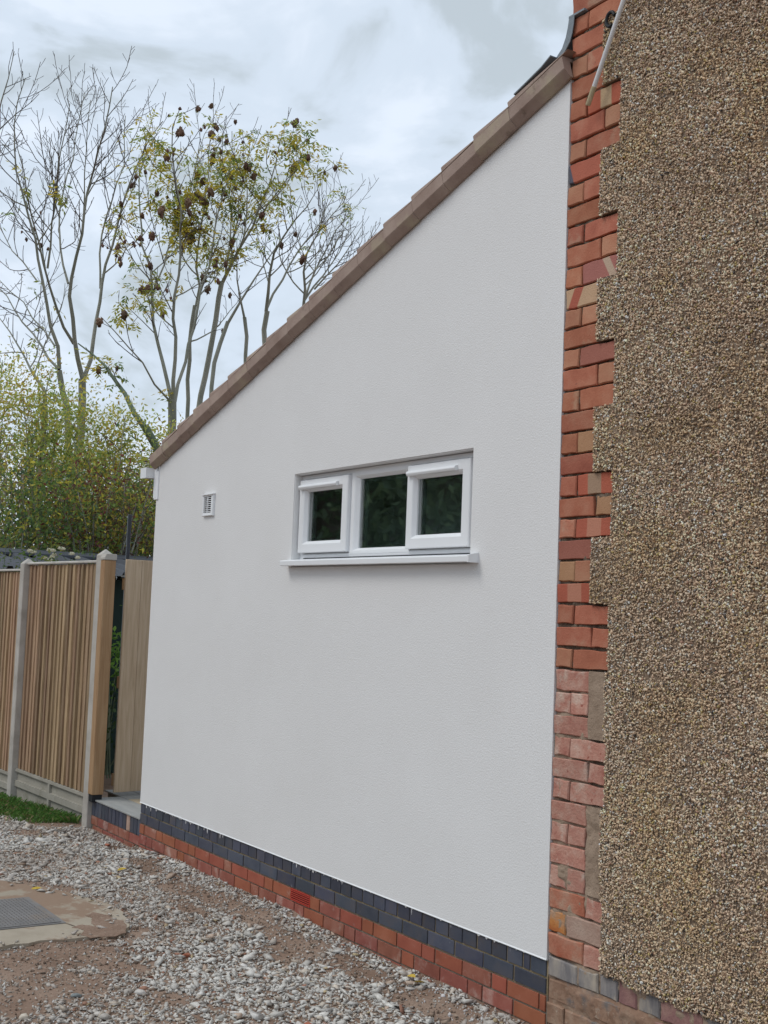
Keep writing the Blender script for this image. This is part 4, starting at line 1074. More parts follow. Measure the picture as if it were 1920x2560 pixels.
spst = tag(empty('steel_post', tuple(np.append(pix(313, 1500, 12.6)[:2], 0.0))), 'slim dark steel post standing up behind the gate', 'post')
zt_ = pix(313, 1285, 12.6)[2]
mb = MB(); mb.box(-.017, .017, -.017, .017, 0.05, zt_); mb.build('tube', MT['steel_dark'], spst, bevel=.003)
mb = MB(); mb.box(-.004, .004, -.0200, -.0172, .1, zt_ - .01); o = mb.build('seam_strip', MT['lead'], spst)

# ------------------------------------------------------------------ trees
def z1(x, y): return (x / 3.318, 100 + y / 3.318)
def z2(x, y): return (400 + x / 3.318, 250 + y / 3.318)
def z3(x, y): return (x / 3.318, 600 + y / 3.318)

class Tree:
    def __init__(self, seed):
        self.r = random.Random(seed); self.V = []; self.F = []; self.nv = 0; self.tips = []; self.twV = []; self.twF = []; self.tnv = 0
    def tube(self, pts, rad, n, twig=False):
        pts = np.asarray(pts); k = len(pts)
        T = np.gradient(pts, axis=0); T /= np.linalg.norm(T, axis=1)[:, None] + 1e-9
        a = np.cross(T, np.array([0.31, 0.94, 0.13])); a /= np.linalg.norm(a, axis=1)[:, None] + 1e-9
        b = np.cross(T, a)
        w = np.arange(n) * 2 * np.pi / n
        ring = pts[:, None] + (a[:, None] * np.cos(w)[None, :, None] + b[:, None] * np.sin(w)[None, :, None]) * np.asarray(rad)[:, None, None]
        q = np.arange(k * n).reshape(k, n)
        f = np.stack([q[:-1], np.roll(q[:-1], -1, 1), np.roll(q[1:], -1, 1), q[1:]], -1).reshape(-1, 4)
        if twig:
            self.twV.append(ring.reshape(-1, 3)); self.twF.append(f + self.tnv); self.tnv += k * n
        else:
            self.V.append(ring.reshape(-1, 3)); self.F.append(f + self.nv); self.nv += k * n
    def smooth(self, pts, step):
        pts = np.asarray(pts, float)
        L = np.concatenate([[0], np.cumsum(np.linalg.norm(np.diff(pts, axis=0), axis=1))])
        m_ = max(3, int(L[-1] / step)); t = np.linspace(0, L[-1], m_ + 1)
        o = np.stack([np.interp(t, L, pts[:, i]) for i in range(3)], -1)
        for _ in range(2):
            o[1:-1] = .25 * o[:-2] + .5 * o[1:-1] + .25 * o[2:]
        return o
    def limb(self, pts, r0, r1, dens=1.0, start=.12, lmax=2.2, up=.55, twigs=True):
        r0 = r0 * .82
        p = self.smooth(pts, .35)
        j = np.array([[self.r.gauss(0, .018) for _ in range(3)] for _ in range(len(p))]); j[0] = 0
        p = p + j
        rad = r0 + (r1 - r0) * np.linspace(0, 1, len(p)) ** .8
        self.tube(p, rad, 7)
        self.tips.append(p[-1])
        if twigs: self.children(p, rad, dens, start, lmax, up, 1)
    def children(self, p, rad, dens, start, lmax, up, level):
        seg = np.linalg.norm(np.diff(p, axis=0), axis=1); L = seg.sum(); cum = np.concatenate([[0], np.cumsum(seg)])
        sp = (.155, .125, .11)[level - 1] / dens
        s = start * L + self.r.uniform(0, sp)
        while s < L * .99:
            i = min(np.searchsorted(cum, s) - 1, len(p) - 2); i = max(i, 0)
            f = (s - cum[i]) / seg[i]; q = p[i] * (1 - f) + p[i + 1] * f; T = (p[i + 1] - p[i]) / seg[i]
            rr = rad[i]; t = s / L
            ax = np.array([self.r.gauss(0, 1) for _ in range(3)]); ax -= T * ax.dot(T); ax /= np.linalg.norm(ax) + 1e-9
            ang = self.r.uniform(.55, 1.05)
            d = T * math.cos(ang) + ax * math.sin(ang)
            ln = lmax * self.r.uniform(.35, 1.0) * (1 - .55 * t)
            if level == 1 and self.r.random() < .35: ln *= .4
            if ln > .07:
                n_ = max(3, int(ln / (.16 if level < 3 else .1)))
                pts = [q]; st = ln / n_
                for k in range(n_):
                    d = d + np.array([self.r.gauss(0, .10), self.r.gauss(0, .10), up * (.20 + .12 * k / n_) + self.r.gauss(0, .10)]); d /= np.linalg.norm(d)
                    pts.append(pts[-1] + d * st)
                pts = np.array(pts)
                r0 = min(rr * .62, .0045 + ln * .0075); r1 = .0045
                ra = r0 + (r1 - r0) * np.linspace(0, 1, len(pts))
                self.tube(pts, ra, 5 if level == 1 else 3, twig=(level > 1 or r0 < .012))
                self.tips.append(pts[-1])
                if level < 3: self.children(pts, ra, dens, .18, ln * .42, up, level + 1)
            s += sp * self.r.uniform(.6, 1.5)
    def build(self, root, bark, twig):
        link('trunk', np_mesh('trunk', np.concatenate(self.V), np.concatenate(self.F), bark, smooth=True), root, -root.location)
        if self.twV:
            o = link('twigs', np_mesh('twigs', np.concatenate(self.twV), np.concatenate(self.twF), twig, smooth=True), root, -root.location)
            tag(o, kind='stuff')

def leaf_cards(P, size, rng, cols, droop=.3):
    """P (n,3) leaf centres -> pointed leaf of 4 corners, bent a little along the middle"""
    n_ = len(P); R_ = rot_mats(n_, rng)
    sz_ = size * rng.uniform(.6, 1.3, n_)
    tv = np.array([[0, -1, 0], [.42, -.1, .16], [0, 1, -.1], [-.42, -.1, .16]])
    v = np.einsum('nij,nkj->nki', R_, tv[None] * sz_[:, None, None]) + P[:, None]
    f = np.array([[0, 1, 2], [0, 2, 3]])[None] + (np.arange(n_) * 4)[:, None, None]
    return v.reshape(-1, 3), f.reshape(-1, 3), np.repeat(cols, 4, 0)

def ash_leaves(P, rng, cols, n_leaf=9, size=.042):
    """a pinnate leaf hanging at each point of P"""
    n_ = len(P); az = rng.uniform(0, 6.283, n_); el = rng.uniform(-1.1, .5, n_)
    D = np.stack([np.cos(az) * np.cos(el), np.sin(az) * np.cos(el), np.sin(el)], -1)
    Wd = np.cross(D, np.array([0, 0, 1.0])); Wd /= np.linalg.norm(Wd, axis=1)[:, None] + 1e-9
    N_ = np.cross(Wd, D)
    Vs = []
    for k in range(n_leaf):
        t = .06 + .16 * (k // 2) / (n_leaf / 2)*1.3; sd_ = 1 if k % 2 else -1
        if k == n_leaf - 1: ax = D; c = P + D * (t + .05)
        else: ax = Wd * sd_ * .85 + D * .5; c = P + D * t
        ax = ax + rng.normal(0, .18, ax.shape); ax[:, 2] -= .25; ax /= np.linalg.norm(ax, axis=1)[:, None]
        sw = np.cross(ax, N_ + rng.normal(0, .3, N_.shape)); sw /= np.linalg.norm(sw, axis=1)[:, None] + 1e-9
        L_ = size * rng.uniform(.8, 1.3, (n_, 1))
        Vs.append(np.stack([c, c + ax * L_ * .9 + sw * L_ * .33, c + ax * L_ * 2, c + ax * L_ * .9 - sw * L_ * .33], 1))
    V_ = np.stack(Vs, 1).reshape(-1, 3); m_ = n_ * n_leaf
    F_ = (np.array([[0, 1, 2], [0, 2, 3]])[None] + (np.arange(m_) * 4)[:, None, None]).reshape(-1, 3)
    return V_, F_, np.repeat(cols, n_leaf * 4, 0)

# seed bunches (ash keys) share two meshes
seed_me = []
for sv in range(3):
    r = np.random.default_rng(90 + sv)
    bm = bmesh.new(); bmesh.ops.create_icosphere(bm, subdivisions=3, radius=1.0)
    v = np.array([q.co[:] for q in bm.verts]); f = np.array([[q.index for q in p.verts] for p in bm.faces]); bm.free()
    lump = 1 + .30 * vnoise(v[:, 0] + v[:, 1] * .7, v[:, 2], 1.9, 7 + sv)
    k = r.uniform(.45, 1.25, len(v)) * lump
    v = v * k[:, None] * np.array([.040, .040, .062]) * (1 - .25 * v[:, 2:3]) + np.array([0, 0, -.06])
    seed_me.append(np_mesh('seed_bunch', v, f, MT['seed']))

def trace(conv, pts, d0, d1=None):
    d1 = d0 if d1 is None else d1
    out_ = []
    for i, p in enumerate(pts):
        u, v = p if conv is None else conv(*p)
        t = i / max(1, len(pts) - 1)
        out_.append(pix(u, v, d0 + (d1 - d0) * t))
    return out_

def to_ground(pts):
    p = pts[0]; q = p.copy(); q[2] = -0.1
    mid = (p + q) / 2; return [q, mid] + pts

def mix_px(*parts): return [q for p in parts for q in p]
A1z = lambda *l: [z1(*p) for p in l]
A2z = lambda *l: [z2(*p) for p in l]
A3z = lambda *l: [z3(*p) for p in l]

def tree_root(name, pts, label, group):
    b = pts[0]
    return tag(empty(name, (b[0], b[1], 0)), label, 'tree', group)
GT = 'autumn ash trees beyond the fence'

# tree A: tall bare ash, nearest the left
D = 22.0
tA = Tree(1)
base = to_ground(trace(None, A3z((610, 1990), (640, 1800), (662, 1600), (676, 1400), (690, 1150)), D))
tA.limb(base, .13, .066, twigs=False)
tA.limb(trace(None, mix_px(A3z((688, 1160), (650, 1010), (620, 900), (600, 760), (590, 620), (575, 480), (560, 330), (600, 250), (640, 150), (680, 20)), A1z((690, 1500), (720, 1300), (760, 1080), (800, 980), (860, 830), (910, 640), (930, 370))), D, D - 1.2), .055, .008, 1.0, .45)
tA.limb(trace(None, mix_px(A3z((692, 1155), (735, 1080), (765, 960), (790, 830), (800, 700), (825, 560), (835, 350), (850, 280), (900, 180), (940, 20)), A1z((950, 1600), (1000, 1420), (1060, 1250), (1110, 1050), (1200, 900), (1340, 680))), D, D + 1.0), .05, .008, .95, .45)
tA.limb(trace(None, mix_px(A3z((832, 400), (828, 250), (842, 150)), A1z((850, 1560), (900, 1380), (940, 1250), (1050, 1050), (1040, 850), (1040, 640))), D + .5, D + 1.6), .026, .007, 1.0, .2)
tA.limb(trace(None, A3z((850, 290), (960, 190), (1060, 80), (1110, 0)), D + .5, D - .6), .018, .006, .8, .2)
tA.limb(trace(None, mix_px(A3z((612, 860), (540, 790), (490, 690), (450, 580), (420, 460), (390, 330), (392, 230), (330, 120), (295, 20)), A1z((280, 1500), (240, 1380), (232, 1200), (190, 1060), (150, 900))), D, D - 1.6), .036, .007, .95, .35)
tA.limb(trace(None, mix_px(A3z((394, 235), (412, 100)), A1z((435, 1500), (480, 1280), (490, 1100), (500, 850), (560, 680), (580, 520))), D - 1, D - 2), .024, .006, 1.0, .15)
tA.limb(trace(None, mix_px(A3z((565, 360), (520, 150)), A1z((485, 1540), (500, 1350), (530, 1200), (600, 1000), (640, 800), (690, 600), (700, 440))), D, D + 1.5), .026, .006, 1.0, .15)
tA.limb(trace(None, A1z((690, 1500), (700, 1250), (710, 1050), (740, 860), (730, 640), (740, 500)), D - .4, D - 1), .017, .005, .95, .15)
rA = tree_root('ash_tree', base, 'tall bare ash with forked pale trunk, left of the leafy ash', GT)

# tree A2: slim bare ash whose stems run up the left edge
tA2 = Tree(2); D2 = 20.5
base2 = to_ground(trace(None, A3z((590, 1800), (570, 1560), (530, 1330), (510, 1150), (492, 1060)), D2))
tA2.limb(base2, .085, .048, twigs=False)
tA2.limb(trace(None, mix_px(A3z((492, 1070), (470, 860), (442, 650), (400, 530), (362, 400), (320, 220), (295, 60)), A1z((275, 1560), (235, 1380), (180, 1240), (130, 1100), (100, 920), (100, 700), (160, 480), (190, 320))), D2, D2 - 1), .042, .006, .95, .4)
tA2.limb(trace(None, A3z((492, 1075), (420, 980), (330, 900), (290, 800), (200, 680), (120, 570), (50, 450), (-20, 380)), D2, D2 + 1.4), .030, .007, .85, .2)
tA2.limb(trace(None, A3z((455, 880), (380, 750), (270, 620), (170, 480), (100, 400), (-10, 330)), D2, D2 + .9), .020, .006, .8, .2)
tA2.limb(trace(None, mix_px(A3z((300, 330), (180, 180), (50, 50)), A1z((0, 1580), (-40, 1480))), D2, D2 + .8), .016, .006, .8, .1)
tA2.limb(trace(None, A1z((235, 1390), (120, 1340), (0, 1250), (-60, 1200)), D2, D2 - .7), .015, .006, .8, .1)
rA2 = tree_root('ash_tree', base2, 'slim bare ash with stems spreading to the left edge', GT)

# tree A3: small bare ash low at the left, and one whose top leans in from outside
tA3 = Tree(3); D3 = 19.0
base3 = to_ground(trace(None, A3z((365, 1600), (372, 1380), (375, 1250)), D3))
tA3.limb(base3, .06, .036, twigs=False)
tA3.limb(trace(None, A3z((375, 1260), (335, 1170), (270, 1060), (200, 930), (160, 830), (60, 770), (-20, 620)), D3, D3 + .6), .033, .006, .9, .15, 1.6)
tA3.limb(trace(None, A3z((200, 935), (100, 960), (0, 890), (-40, 940)), D3, D3 - .5), .014, .005, .9, .1, .9)
rA3 = tree_root('ash_tree', base3, 'low bare ash with crooked limbs above the yellow bushes at left', GT)
tA4 = Tree(4)
base4 = [pix(-160, 1500, 21) * np.array([1, 1, 0]) + np.array([0, 0, -.1]), pix(-140, 1100, 21), pix(-110, 700, 21), pix(-60, 420, 21)]
tA4.limb(base4, .12, .04, twigs=False)
tA4.limb([pix(-60, 425, 21)] + trace(None, A1z((-60, 760), (0, 590), (40, 470), (62, 360), (75, 260), (115, 190), (115, 100)), 21, 20.6), .03, .005, .9, .3, 1.3)
tA4.limb([pix(-80, 560, 21)] + trace(None, A1z((-40, 780), (30, 840), (90, 900)), 21, 20.6), .018, .006, .9, .4, 1.2)
rA4 = tree_root('ash_tree', base4, 'bare ash whose top twigs lean in at the upper left edge', GT)

# tree B: ash with yellow-green leaves and brown keys
tB = Tree(5); DB = 21.0
baseB = to_ground(trace(None, A3z((1425, 1660), (1425, 1500), (1425, 1400), (1430, 1335)), DB))
tB.limb(baseB, .095, .072, twigs=False)
tB.limb(trace(None, mix_px(A3z((1425, 1345), (1390, 1190), (1340, 1010), (1300, 850), (1280, 720), (1270, 580), (1265, 450), (1250, 250), (1200, 50)), A1z((1190, 1800), (1150, 1500), (1130, 1250), (1180, 1000), (1270, 820))), DB, DB + 1.5), .045, .007, .9, .2, 1.7)
tB.limb(trace(None, mix_px(A3z((1438, 1335), (1470, 1180), (1460, 1000), (1440, 800), (1440, 620), (1440, 470), (1470, 290), (1490, 150), (1510, 0)), A2z((180, 1161), (185, 900), (140, 700), (100, 500), (60, 380), (100, 200), (160, 40))), DB, DB - 1.0), .046, .006, .9, .2, 1.6)
tB.limb(trace(None, mix_px(A3z((1450, 1340), (1500, 1220), (1490, 1130), (1540, 1040), (1560, 900), (1545, 800)), A2z((250, 1850), (350, 1600), (430, 1400), (430, 1230), (440, 1000), (560, 700), (620, 420), (600, 260))), DB, DB + 1.2), .040, .006, .9, .2, 1.7)
tB.limb(trace(None, A3z((1400, 1325), (1310, 1190), (1200, 1050), (1120, 950), (1000, 840), (870, 720), (850, 640)), DB, DB - 1.4), .024, .006, .6, .3, 1.0)
tB.limb(trace(None, A3z((1278, 770), (1200, 650), (1050, 540), (950, 520)), DB + .6, DB - .6), .012, .004, .5, .3, .7)
tB.limb(trace(None, mix_px(A3z((1262, 480), (1330, 350)), A2z((60, 1250), (140, 1050), (260, 800), (290, 560), (330, 330), (440, 170))), DB + .6, DB + 2), .022, .005, .9, .15)
rB = tree_root('ash_tree', baseB, 'leafy autumn ash with forked trunk just above the roof edge, hung with brown seed bunches', GT)

# tree B2: second leafy stem on the right of the crown
tB2 = Tree(6); DB2 = 22.5
baseB2 = to_ground(trace(None, mix_px(A3z((1640, 1420),), A2z((400, 2140), (430, 1990), (465, 1820), (500, 1650), (520, 1500))), DB2))
tB2.limb(baseB2, .085, .046, twigs=False)
tB2.limb(trace(None, A2z((520, 1510), (580, 1330), (700, 1150), (800, 1020), (900, 800), (960, 560), (1000, 340)), DB2, DB2 - 1), .042, .006, .9, .1)
tB2.limb(trace(None, A2z((545, 1420), (600, 1150), (640, 900), (720, 650), (740, 450), (750, 300)), DB2, DB2 + 1), .026, .006, .95, .15)
tB2.limb(trace(None, A2z((800, 1020), (930, 800), (1060, 640), (1130, 560)), DB2 - .5, DB2 - 1.5), .018, .005, .95, .15)
rB2 = tree_root('ash_tree', baseB2, 'leafy ash stem rising right of the forked trunk to the right of the crown', GT)
tB3 = Tree(7)
baseB3 = to_ground(trace(None, mix_px(A3z((1565, 1500), (1572, 1250), (1560, 1000)), A2z((230, 1950), (300, 1700))), 23))
tB3.limb(baseB3, .06, .035, twigs=False)
tB3.limb(trace(None, A2z((300, 1705), (340, 1500), (310, 1200), (350, 900), (400, 600), (420, 350), (440, 160)), 23, 23.6), .033, .005, .9, .1)
rB3 = tree_root('ash_tree', baseB3, 'thin straight ash stem between the two leafy ash trunks', GT)

# tree C: bare ashes to the right, tops above the roof line
tC = Tree(8); DC = 24.0
baseC = to_ground(trace(None, A2z((850, 2150), (860, 1990), (880, 1750)), DC))
tC.limb(baseC, .075, .05, twigs=False)
tC.limb(trace(None, A2z((880, 1755), (890, 1550), (900, 1380), (920, 1280), (990, 1180), (1080, 1020), (1180, 950), (1310, 740)), DC, DC - 1), .046, .006, .95, .25)
tC.limb(trace(None, A2z((882, 1740), (940, 1640), (1030, 1400), (1180, 1200), (1290, 1050), (1390, 960), (1455, 790)), DC, DC + 1), .034, .006, 1.0, .25)
tC.limb(trace(None, A2z((895, 1500), (840, 1350), (830, 1200), (900, 1050)), DC, DC + .6), .016, .005, .9, .2)
rC = tree_root('ash_tree', baseC, 'bare ash with pale trunk beside the leafy crown, right side', GT)
tC2 = Tree(9)
baseC2 = to_ground(trace(None, A2z((1200, 2000), (1190, 1800), (1190, 1700)), 26))
tC2.limb(baseC2, .07, .05, twigs=False)
tC2.limb(trace(None, A2z((1190, 1710), (1190, 1500), (1210, 1250), (1300, 1080), (1400, 980), (1530, 850)), 26, 25), .042, .006, 1.0, .1)
tC2.limb(trace(None, A2z((1200, 1650), (1350, 1280), (1470, 1080), (1580, 890)), 26, 27), .032, .006, 1.0, .15)
tC2.limb(trace(None, A2z((1200, 1660), (1380, 1420), (1500, 1250), (1590, 1060)), 26, 26.8), .030, .006, 1.0, .15)
tC2.limb(trace(None, A2z((1280, 1570), (1450, 1400), (1560, 1250), (1640, 1110)), 26, 25.4), .026, .006, 1.0, .1)
rC2 = tree_root('ash_tree', baseC2, 'bare twiggy ash rising behind the roof slope, farthest right', GT)
tC3 = Tree(10)
baseC3 = to_ground(trace(None, A2z((720, 2150), (705, 1990), (700, 1800)), 23.4))
tC3.limb(baseC3, .05, .036, twigs=False)
tC3.limb(trace(None, A2z((700, 1810), (660, 1620), (640, 1480), (610, 1300), (640, 1150)), 23.4, 23), .03, .005, .8, .2, 1.2)
rC3 = tree_root('ash_tree', baseC3, 'thin crooked bare ash close against the roof edge', GT)
tC4 = Tree(11)
baseC4 = to_ground(trace(None, A2z((440, 2080), (470, 1990), (560, 1850)), 20.4))
tC4.limb(baseC4, .05, .034, twigs=False)
tC4.limb(trace(None, A2z((560, 1855), (700, 1620), (780, 1480), (860, 1340), (1020, 1150)), 20.4, 20), .032, .006, .7, .2, 1.4)
rC4 = tree_root('ash_tree', baseC4, 'dark leaning bare stem crossing behind the roof edge', GT)

# tree D: leaning green trunk
tD = Tree(12); DD = 18.5
baseD = to_ground(trace(None, A3z((1400, 1880), (1310, 1720), (1200, 1550)), DD))
tD.limb(baseD, .085, .062, twigs=False)
tD.limb(trace(None, A3z((1200, 1555), (1100, 1380), (1000, 1220), (950, 1120), (880, 1040), (800, 940), (640, 850)), DD, DD + 1), .06, .010, .5, .35, 1.0)
tD.limb(trace(None, A3z((890, 1060), (820, 1075), (750, 1075)), DD + .6, DD + .4), .014, .006, .5, .3, .5)
rD = tree_root('ash_tree', baseD, 'leaning green barked ash trunk with leaf tufts at the roof corner', GT)

for t_, r_, bk in ((tA, rA, 'bark'), (tA2, rA2, 'bark'), (tA3, rA3, 'bark'), (tA4, rA4, 'bark'), (tB, rB, 'bark'), (tB2, rB2, 'bark'), (tB3, rB3, 'bark'), (tC, rC, 'bark'), (tC2, rC2, 'bark'), (tC3, rC3, 'bark'), (tC4, rC4, 'bark'), (tD, rD, 'bark_green')):
    t_.build(r_, MT[bk], MT['twig'])

def proj(P):
    q = (P - CAM_C) @ CAM_R.T
    return np.stack([960 + FPX * q[:, 0] / q[:, 2], 1280 + FPX * q[:, 1] / q[:, 2]], -1)
YEL = np.array([(0.52, 0.44, 0.05), (0.42, 0.41, 0.06), (0.29, 0.35, 0.075), (0.19, 0.27, 0.07), (0.58, 0.45, 0.06)])
def hang_leaves(t_, r_, root, frac, seed, probs, zmin=None, zmax=None, size=.046):
    rng = np.random.default_rng(seed); T = np.array(t_.tips)
    pick = rng.uniform(0, 1, len(T)) < frac * np.clip(.60 + 1.3 * vnoise(T[:, 0] * .8 + T[:, 1] * .6, T[:, 2], 1.5, seed), .0, 1.6)
    if zmin is not None: pick &= T[:, 2] > zmin
    if zmax is not None: pick &= T[:, 2] < zmax
    P = T[pick]
    if not len(P): return
    P = np.repeat(P, 4, 0) + rng.normal(0, .10, (4 * len(P), 3))
    cl = vnoise(P[:, 0] * 1.3 + P[:, 1], P[:, 2], 1.1, seed + 5)
    ci = np.clip((rng.choice(5, len(P), p=probs) + np.round(cl * 1.2)).astype(int), 0, 4)
    cols = YEL[ci] * rng.uniform(.8, 1.15, (len(P), 1))
    V_, F_, C_ = ash_leaves(P, rng, cols, 9, size)
    o = link('foliage', np_mesh('foliage', V_, F_, MT['leaf'], C_), root, -root.location); tag(o, kind='stuff')
def hang_seeds(t_, root, count, seed, zmin=0, zmax=99, sizes=(.5, .6, .7, .85, 1.0, 1.4)):
    rng = random.Random(seed); T = [p for p in t_.tips if zmin < p[2] < zmax]
    rng.shuffle(T)
    for p in T[:count]:
        o = link('seed_bunch', seed_me[rng.randrange(3)], root, Vector(p) - root.location)
        s_ = rng.choice(sizes); o.scale = (s_, s_, s_ * rng.uniform(.8, 1.2)); o.rotation_euler = (rng.uniform(-.3, .3), rng.uniform(-.3, .3), rng.uniform(0, 6))
hang_leaves(tB, 0, rB, .46, 71, [.26, .30, .20, .08, .16], 4.3)
hang_leaves(tB2, 0, rB2, .40, 72, [.24, .28, .24, .10, .14], 5.0)
hang_leaves(tB3, 0, rB3, .5, 73, [.24, .28, .22, .10, .16], 5)
hang_leaves(tA, 0, rA, .012, 74, [.1, .2, .3, .4, 0.0])
hang_leaves(tA2, 0, rA2, .02, 75, [.1, .2, .3, .4, 0.0])
hang_leaves(tC, 0, rC, .03, 76, [.2, .2, .3, .2, .1])
hang_leaves(tD, 0, rD, .65, 77, [.15, .25, .3, .25, .05])
hang_seeds(tB, rB, 90, 1, 5.0, 10.5); hang_seeds(tB2, rB2, 36, 2, 6.0, 10.5); hang_seeds(tB3, rB3, 20, 3, 6.0); hang_seeds(tA, rA, 22, 4, 4.5, 8, (.45, .55, .65, .8)); hang_seeds(tC, rC, 5, 5); hang_seeds(tD, rD, 3, 6)

# ------------------------------------------------------------------ bushes behind the shed
def bush(name, px_c, rx_m, rz_m, d, n_clump, n_leaf, size, cols, probs, label, group, seed, ry_m=None, stems=26, cat='tree', spread=.24):
    rng = np.random.default_rng(seed)
    c = pix(px_c[0], px_c[1], d); ry_m = ry_m or rx_m
    root = tag(empty(name, (c[0], c[1], 0)), label, cat, group)
    # clump centres through the crown, more of them towards its outside
    q = rng.normal(size=(n_clump, 3)); q /= np.linalg.norm(q, axis=1)[:, None]; rr = rng.uniform(.25, 1, n_clump) ** .55
    q = q * rr[:, None] * (1 + .22 * np.stack([vnoise(q[:, 0] * 2 + 5, q[:, 2] * 2, 1.5, seed)] * 3, -1)) * np.array([rx_m, ry_m, rz_m])
    cen = q + c; cen = cen[cen[:, 2] > .15]
    cen = cen[vnoise(cen[:, 0] * .8 - cen[:, 1] * .55 + seed, cen[:, 2], 2.1, seed) > -.16]
    P = np.repeat(cen, n_leaf, 0) + rng.normal(0, 1, (len(cen) * n_leaf, 3)) * spread * np.array([1, 1, 1.15])
    P = P[P[:, 2] > .05]
    base_i = np.repeat(rng.choice(len(cols), len(cen), p=probs), n_leaf)[:len(P)]
    ci = np.where(rng.uniform(0, 1, len(P)) < .7, base_i, rng.choice(len(cols), len(P), p=probs))
    cc_ = np.clip(cols[ci] * rng.uniform(.75, 1.2, (len(P), 1)), 0, .8)
    V_, F_, C_ = leaf_cards(P, size, rng, cc_)
    o = link('crown', np_mesh('crown', V_, F_, MT['leaf'], C_), root, -root.location)
    t_ = Tree(seed)
    for k in range(stems):
        tgt = cen[rng.integers(0, len(cen))]
        b_ = np.array([c[0] + rng.normal(0, rx_m * .28), c[1] + rng.normal(0, rx_m * .28), -.1])
        mid = b_ * .5 + tgt * .5; mid[:2] = b_[:2] * .7 + tgt[:2] * .3
        t_.limb([b_, mid, tgt], rng.uniform(.018, .04), .006, .8, .45, .9, .4)
    t_.build(root, MT['bark'], MT['twig'])
    return root
WIL = np.array([(0.60, 0.58, 0.15), (0.46, 0.53, 0.14), (0.66, 0.53, 0.09), (0.32, 0.42, 0.12), (0.54, 0.38, 0.11)])
DRK = np.array([(0.13, 0.21, 0.07), (0.22, 0.32, 0.08), (0.62, 0.55, 0.09), (0.28, 0.21, 0.12), (0.10, 0.16, 0.08)])
REDB = np.array([(0.22, 0.06, 0.055), (0.16, 0.10, 0.075), (0.16, 0.19, 0.06), (0.34, 0.27, 0.07)])
GB = 'autumn bushes behind the shed'
bush('willow_bush', (70, 1180), 1.2, 1.55, 18.5, 400, 46, .034, WIL, [.22, .30, .14, .24, .10], 'tall yellow green bush below the bare ashes at the left edge', GB, 201, stems=34, spread=.13)
bush('willow_bush', (195, 1170), .75, 1.25, 19.5, 220, 46, .034, WIL, [.24, .24, .26, .18, .08], 'narrow yellowing bush between the two ash trunks', GB, 202, stems=20, spread=.13)
bush('willow_bush', (288, 1235), 1.0, 1.25, 18.0, 370, 46, .034, WIL, [.28, .26, .22, .16, .08], 'rounded golden bush left of the gutter', GB, 203, stems=30, spread=.13)
bush('willow_bush', (410, 1240), .9, 1.1, 19.0, 200, 46, .034, WIL, [.2, .34, .2, .2, .06], 'green bush partly behind the corner of the white wall', GB, 204, stems=18, spread=.13)
bush('hedge_shrub', (40, 1290), 1.4, .75, 16.6, 170, 34, .036, DRK, [.28, .26, .18, .16, .12], 'dark shrub with yellow leaves above the shed roof at left', GB, 205, cat='shrub', stems=26)
bush('hedge_shrub', (160, 1300), .9, .75, 16.8, 140, 34, .036, DRK, [.24, .26, .26, .14, .10], 'dark green shrub with yellow leaves behind the shed, centre', GB, 206, cat='shrub', stems=18)
bush('berry_shrub', (262, 1300), .75, .62, 16.4, 110, 34, .030, REDB, [.34, .28, .24, .14], 'reddish brown berry shrub left of the steel post', GB, 207, cat='shrub', stems=26)
bush('hedge_shrub', (365, 1330), .8, .75, 17.0, 120, 34, .036, DRK, [.22, .30, .26, .12, .10], 'green and yellow shrub right of the steel post', GB, 208, cat='shrub', stems=16)

# cream rose and leafy plants just behind the fence
def plant(name, centre, rad, n_leaf, size, cols, label, seed, cat='plant', blooms=0, group=None):
    rng = np.random.default_rng(seed); centre = np.asarray(centre, float)
    root = tag(empty(name, (centre[0], centre[1], 0)), label, cat, group)
    P = centre + rng.normal(0, .5, (n_leaf, 3)) * np.asarray(rad); P = P[P[:, 2] > .05]
    cc_ = cols[rng.integers(0, len(cols), len(P))] * rng.uniform(.75, 1.2, (len(P), 1))
    V_, F_, C_ = leaf_cards(P, size, rng, cc_)
    link('leaves', np_mesh('leaves', V_, F_, MT['leaf'], C_), root, -root.location)
    mb_ = MB()
    for k in range(7):
        tp = centre + rng.normal(0, .4, 3) * np.asarray(rad); b_ = Vector((rng.normal(0, .05), rng.normal(0, .05), 0)); tv = Vector(tp) - root.location
        mb_.tube([b_, b_.lerp(tv, .5) + Vector((0, 0, .1)), tv], [.009, .007, .004], 5)
    mb_.build('stem', MT['bark_green'], root)
    for k in range(blooms):
        p = centre + np.array([rng.normal(0, .30) * rad[0], rng.normal(0, .3) * rad[1], rad[2] * rng.uniform(.25, .62)])
        v_, f_ = [], []
        for i in range(12):
            a_ = i * 2.4; el_ = .2 + .09 * i; rr_ = .034
            d_ = np.array([math.cos(a_) * math.cos(el_), math.sin(a_) * math.cos(el_), math.sin(el_)]) * rr_
            w_ = np.cross(d_, [0, 0, 1]); w_ /= np.linalg.norm(w_) + 1e-9
            b_ = len(v_); v_ += [d_ * .15, d_ * .8 + w_ * .02, d_ * 1.1 + np.array([0, 0, .008]), d_ * .8 - w_ * .02]; f_ += [(b_, b_ + 1, b_ + 2), (b_, b_ + 2, b_ + 3)]
        link('bloom', np_mesh('bloom', np.array(v_), np.array(f_), MT['petal']), root, Vector(p) - root.location)
    return root
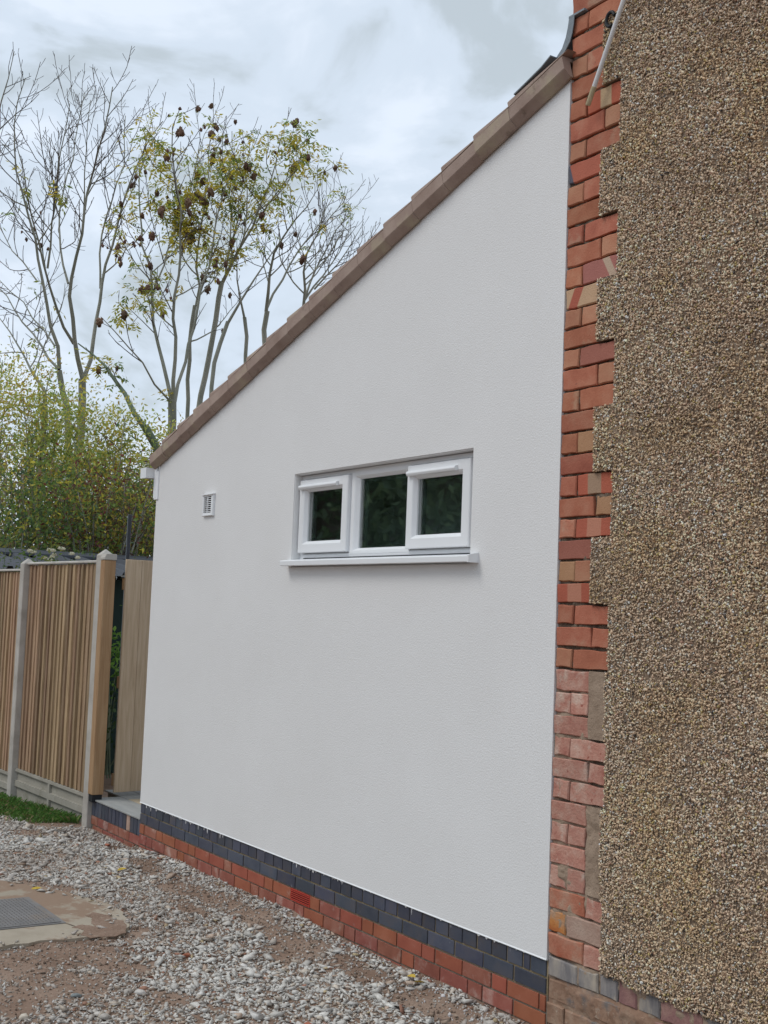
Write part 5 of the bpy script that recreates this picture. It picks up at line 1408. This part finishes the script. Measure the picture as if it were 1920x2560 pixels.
GRN = np.array([(0.10, 0.17, 0.035), (0.07, 0.13, 0.03), (0.14, 0.20, 0.05), (0.20, 0.22, 0.06)])
pc = pix(128, 1402, 13.4)
plant('rose_bush', (pc[0], pc[1], pc[2] - .12), (.62, .5, .40), 420, .028, GRN, 'cream flowered rose showing above the board fence', 301, 'rose', 13)
pc = pix(-12, 1425, 13.2)
plant('garden_shrub', (pc[0], pc[1], pc[2] - .15), (.7, .6, .60), 520, .034, GRN, 'light green shrub at the left edge above the fence', 302, 'shrub')
pc = pix(297, 1640, 13.0)
plant('garden_shrub', (pc[0], pc[1], pc[2]), (.45, .45, .42), 300, .045, np.array([(0.12, 0.24, 0.04), (0.09, 0.19, 0.035), (0.16, 0.28, 0.06)]), 'bright green plant seen through the gap beside the gate', 303, 'shrub')
pc = pix(280, 1780, 13.2)
plant('garden_shrub', (pc[0], pc[1], pc[2]), (.5, .5, .60), 260, .05, np.array([(0.03, 0.06, 0.02), (0.05, 0.09, 0.03)]), 'dark leafy plant low in the gap beside the gate', 304, 'shrub')

# neighbour's tall hedge across the drive: it is what the window panes mirror
rng = np.random.default_rng(400)
hroot = tag(empty('neighbour_hedge', (-19, -12.5, 0)), 'tall dark green hedge across the drive, mirrored in the window panes', 'hedge')
nP = 26000
P = np.stack([rng.uniform(-34, -5, nP), -12.5 + rng.normal(0, .55, nP), rng.uniform(0, 6.6, nP)], -1)
P[:, 1] += .8 * vnoise(P[:, 0], P[:, 2], .5, 3); P[:, 2] += .5 * vnoise(P[:, 0], P[:, 2] * 0, .6, 8)
cc = np.array([(0.13, 0.20, 0.115), (0.18, 0.26, 0.14), (0.10, 0.15, 0.10)])[rng.integers(0, 3, nP)] * rng.uniform(1.0, 1.6, (nP, 1))
V, F, C = leaf_cards(P, .17, rng, cc)
tag(link('crown', np_mesh('crown', V, F, MT['leaf'], C), hroot, -hroot.location), kind='stuff')
mb = MB(); mb.box(-15, 14, -.9, -.3, 0, 6.0); mb.build('stems', MT['twig'], hroot)
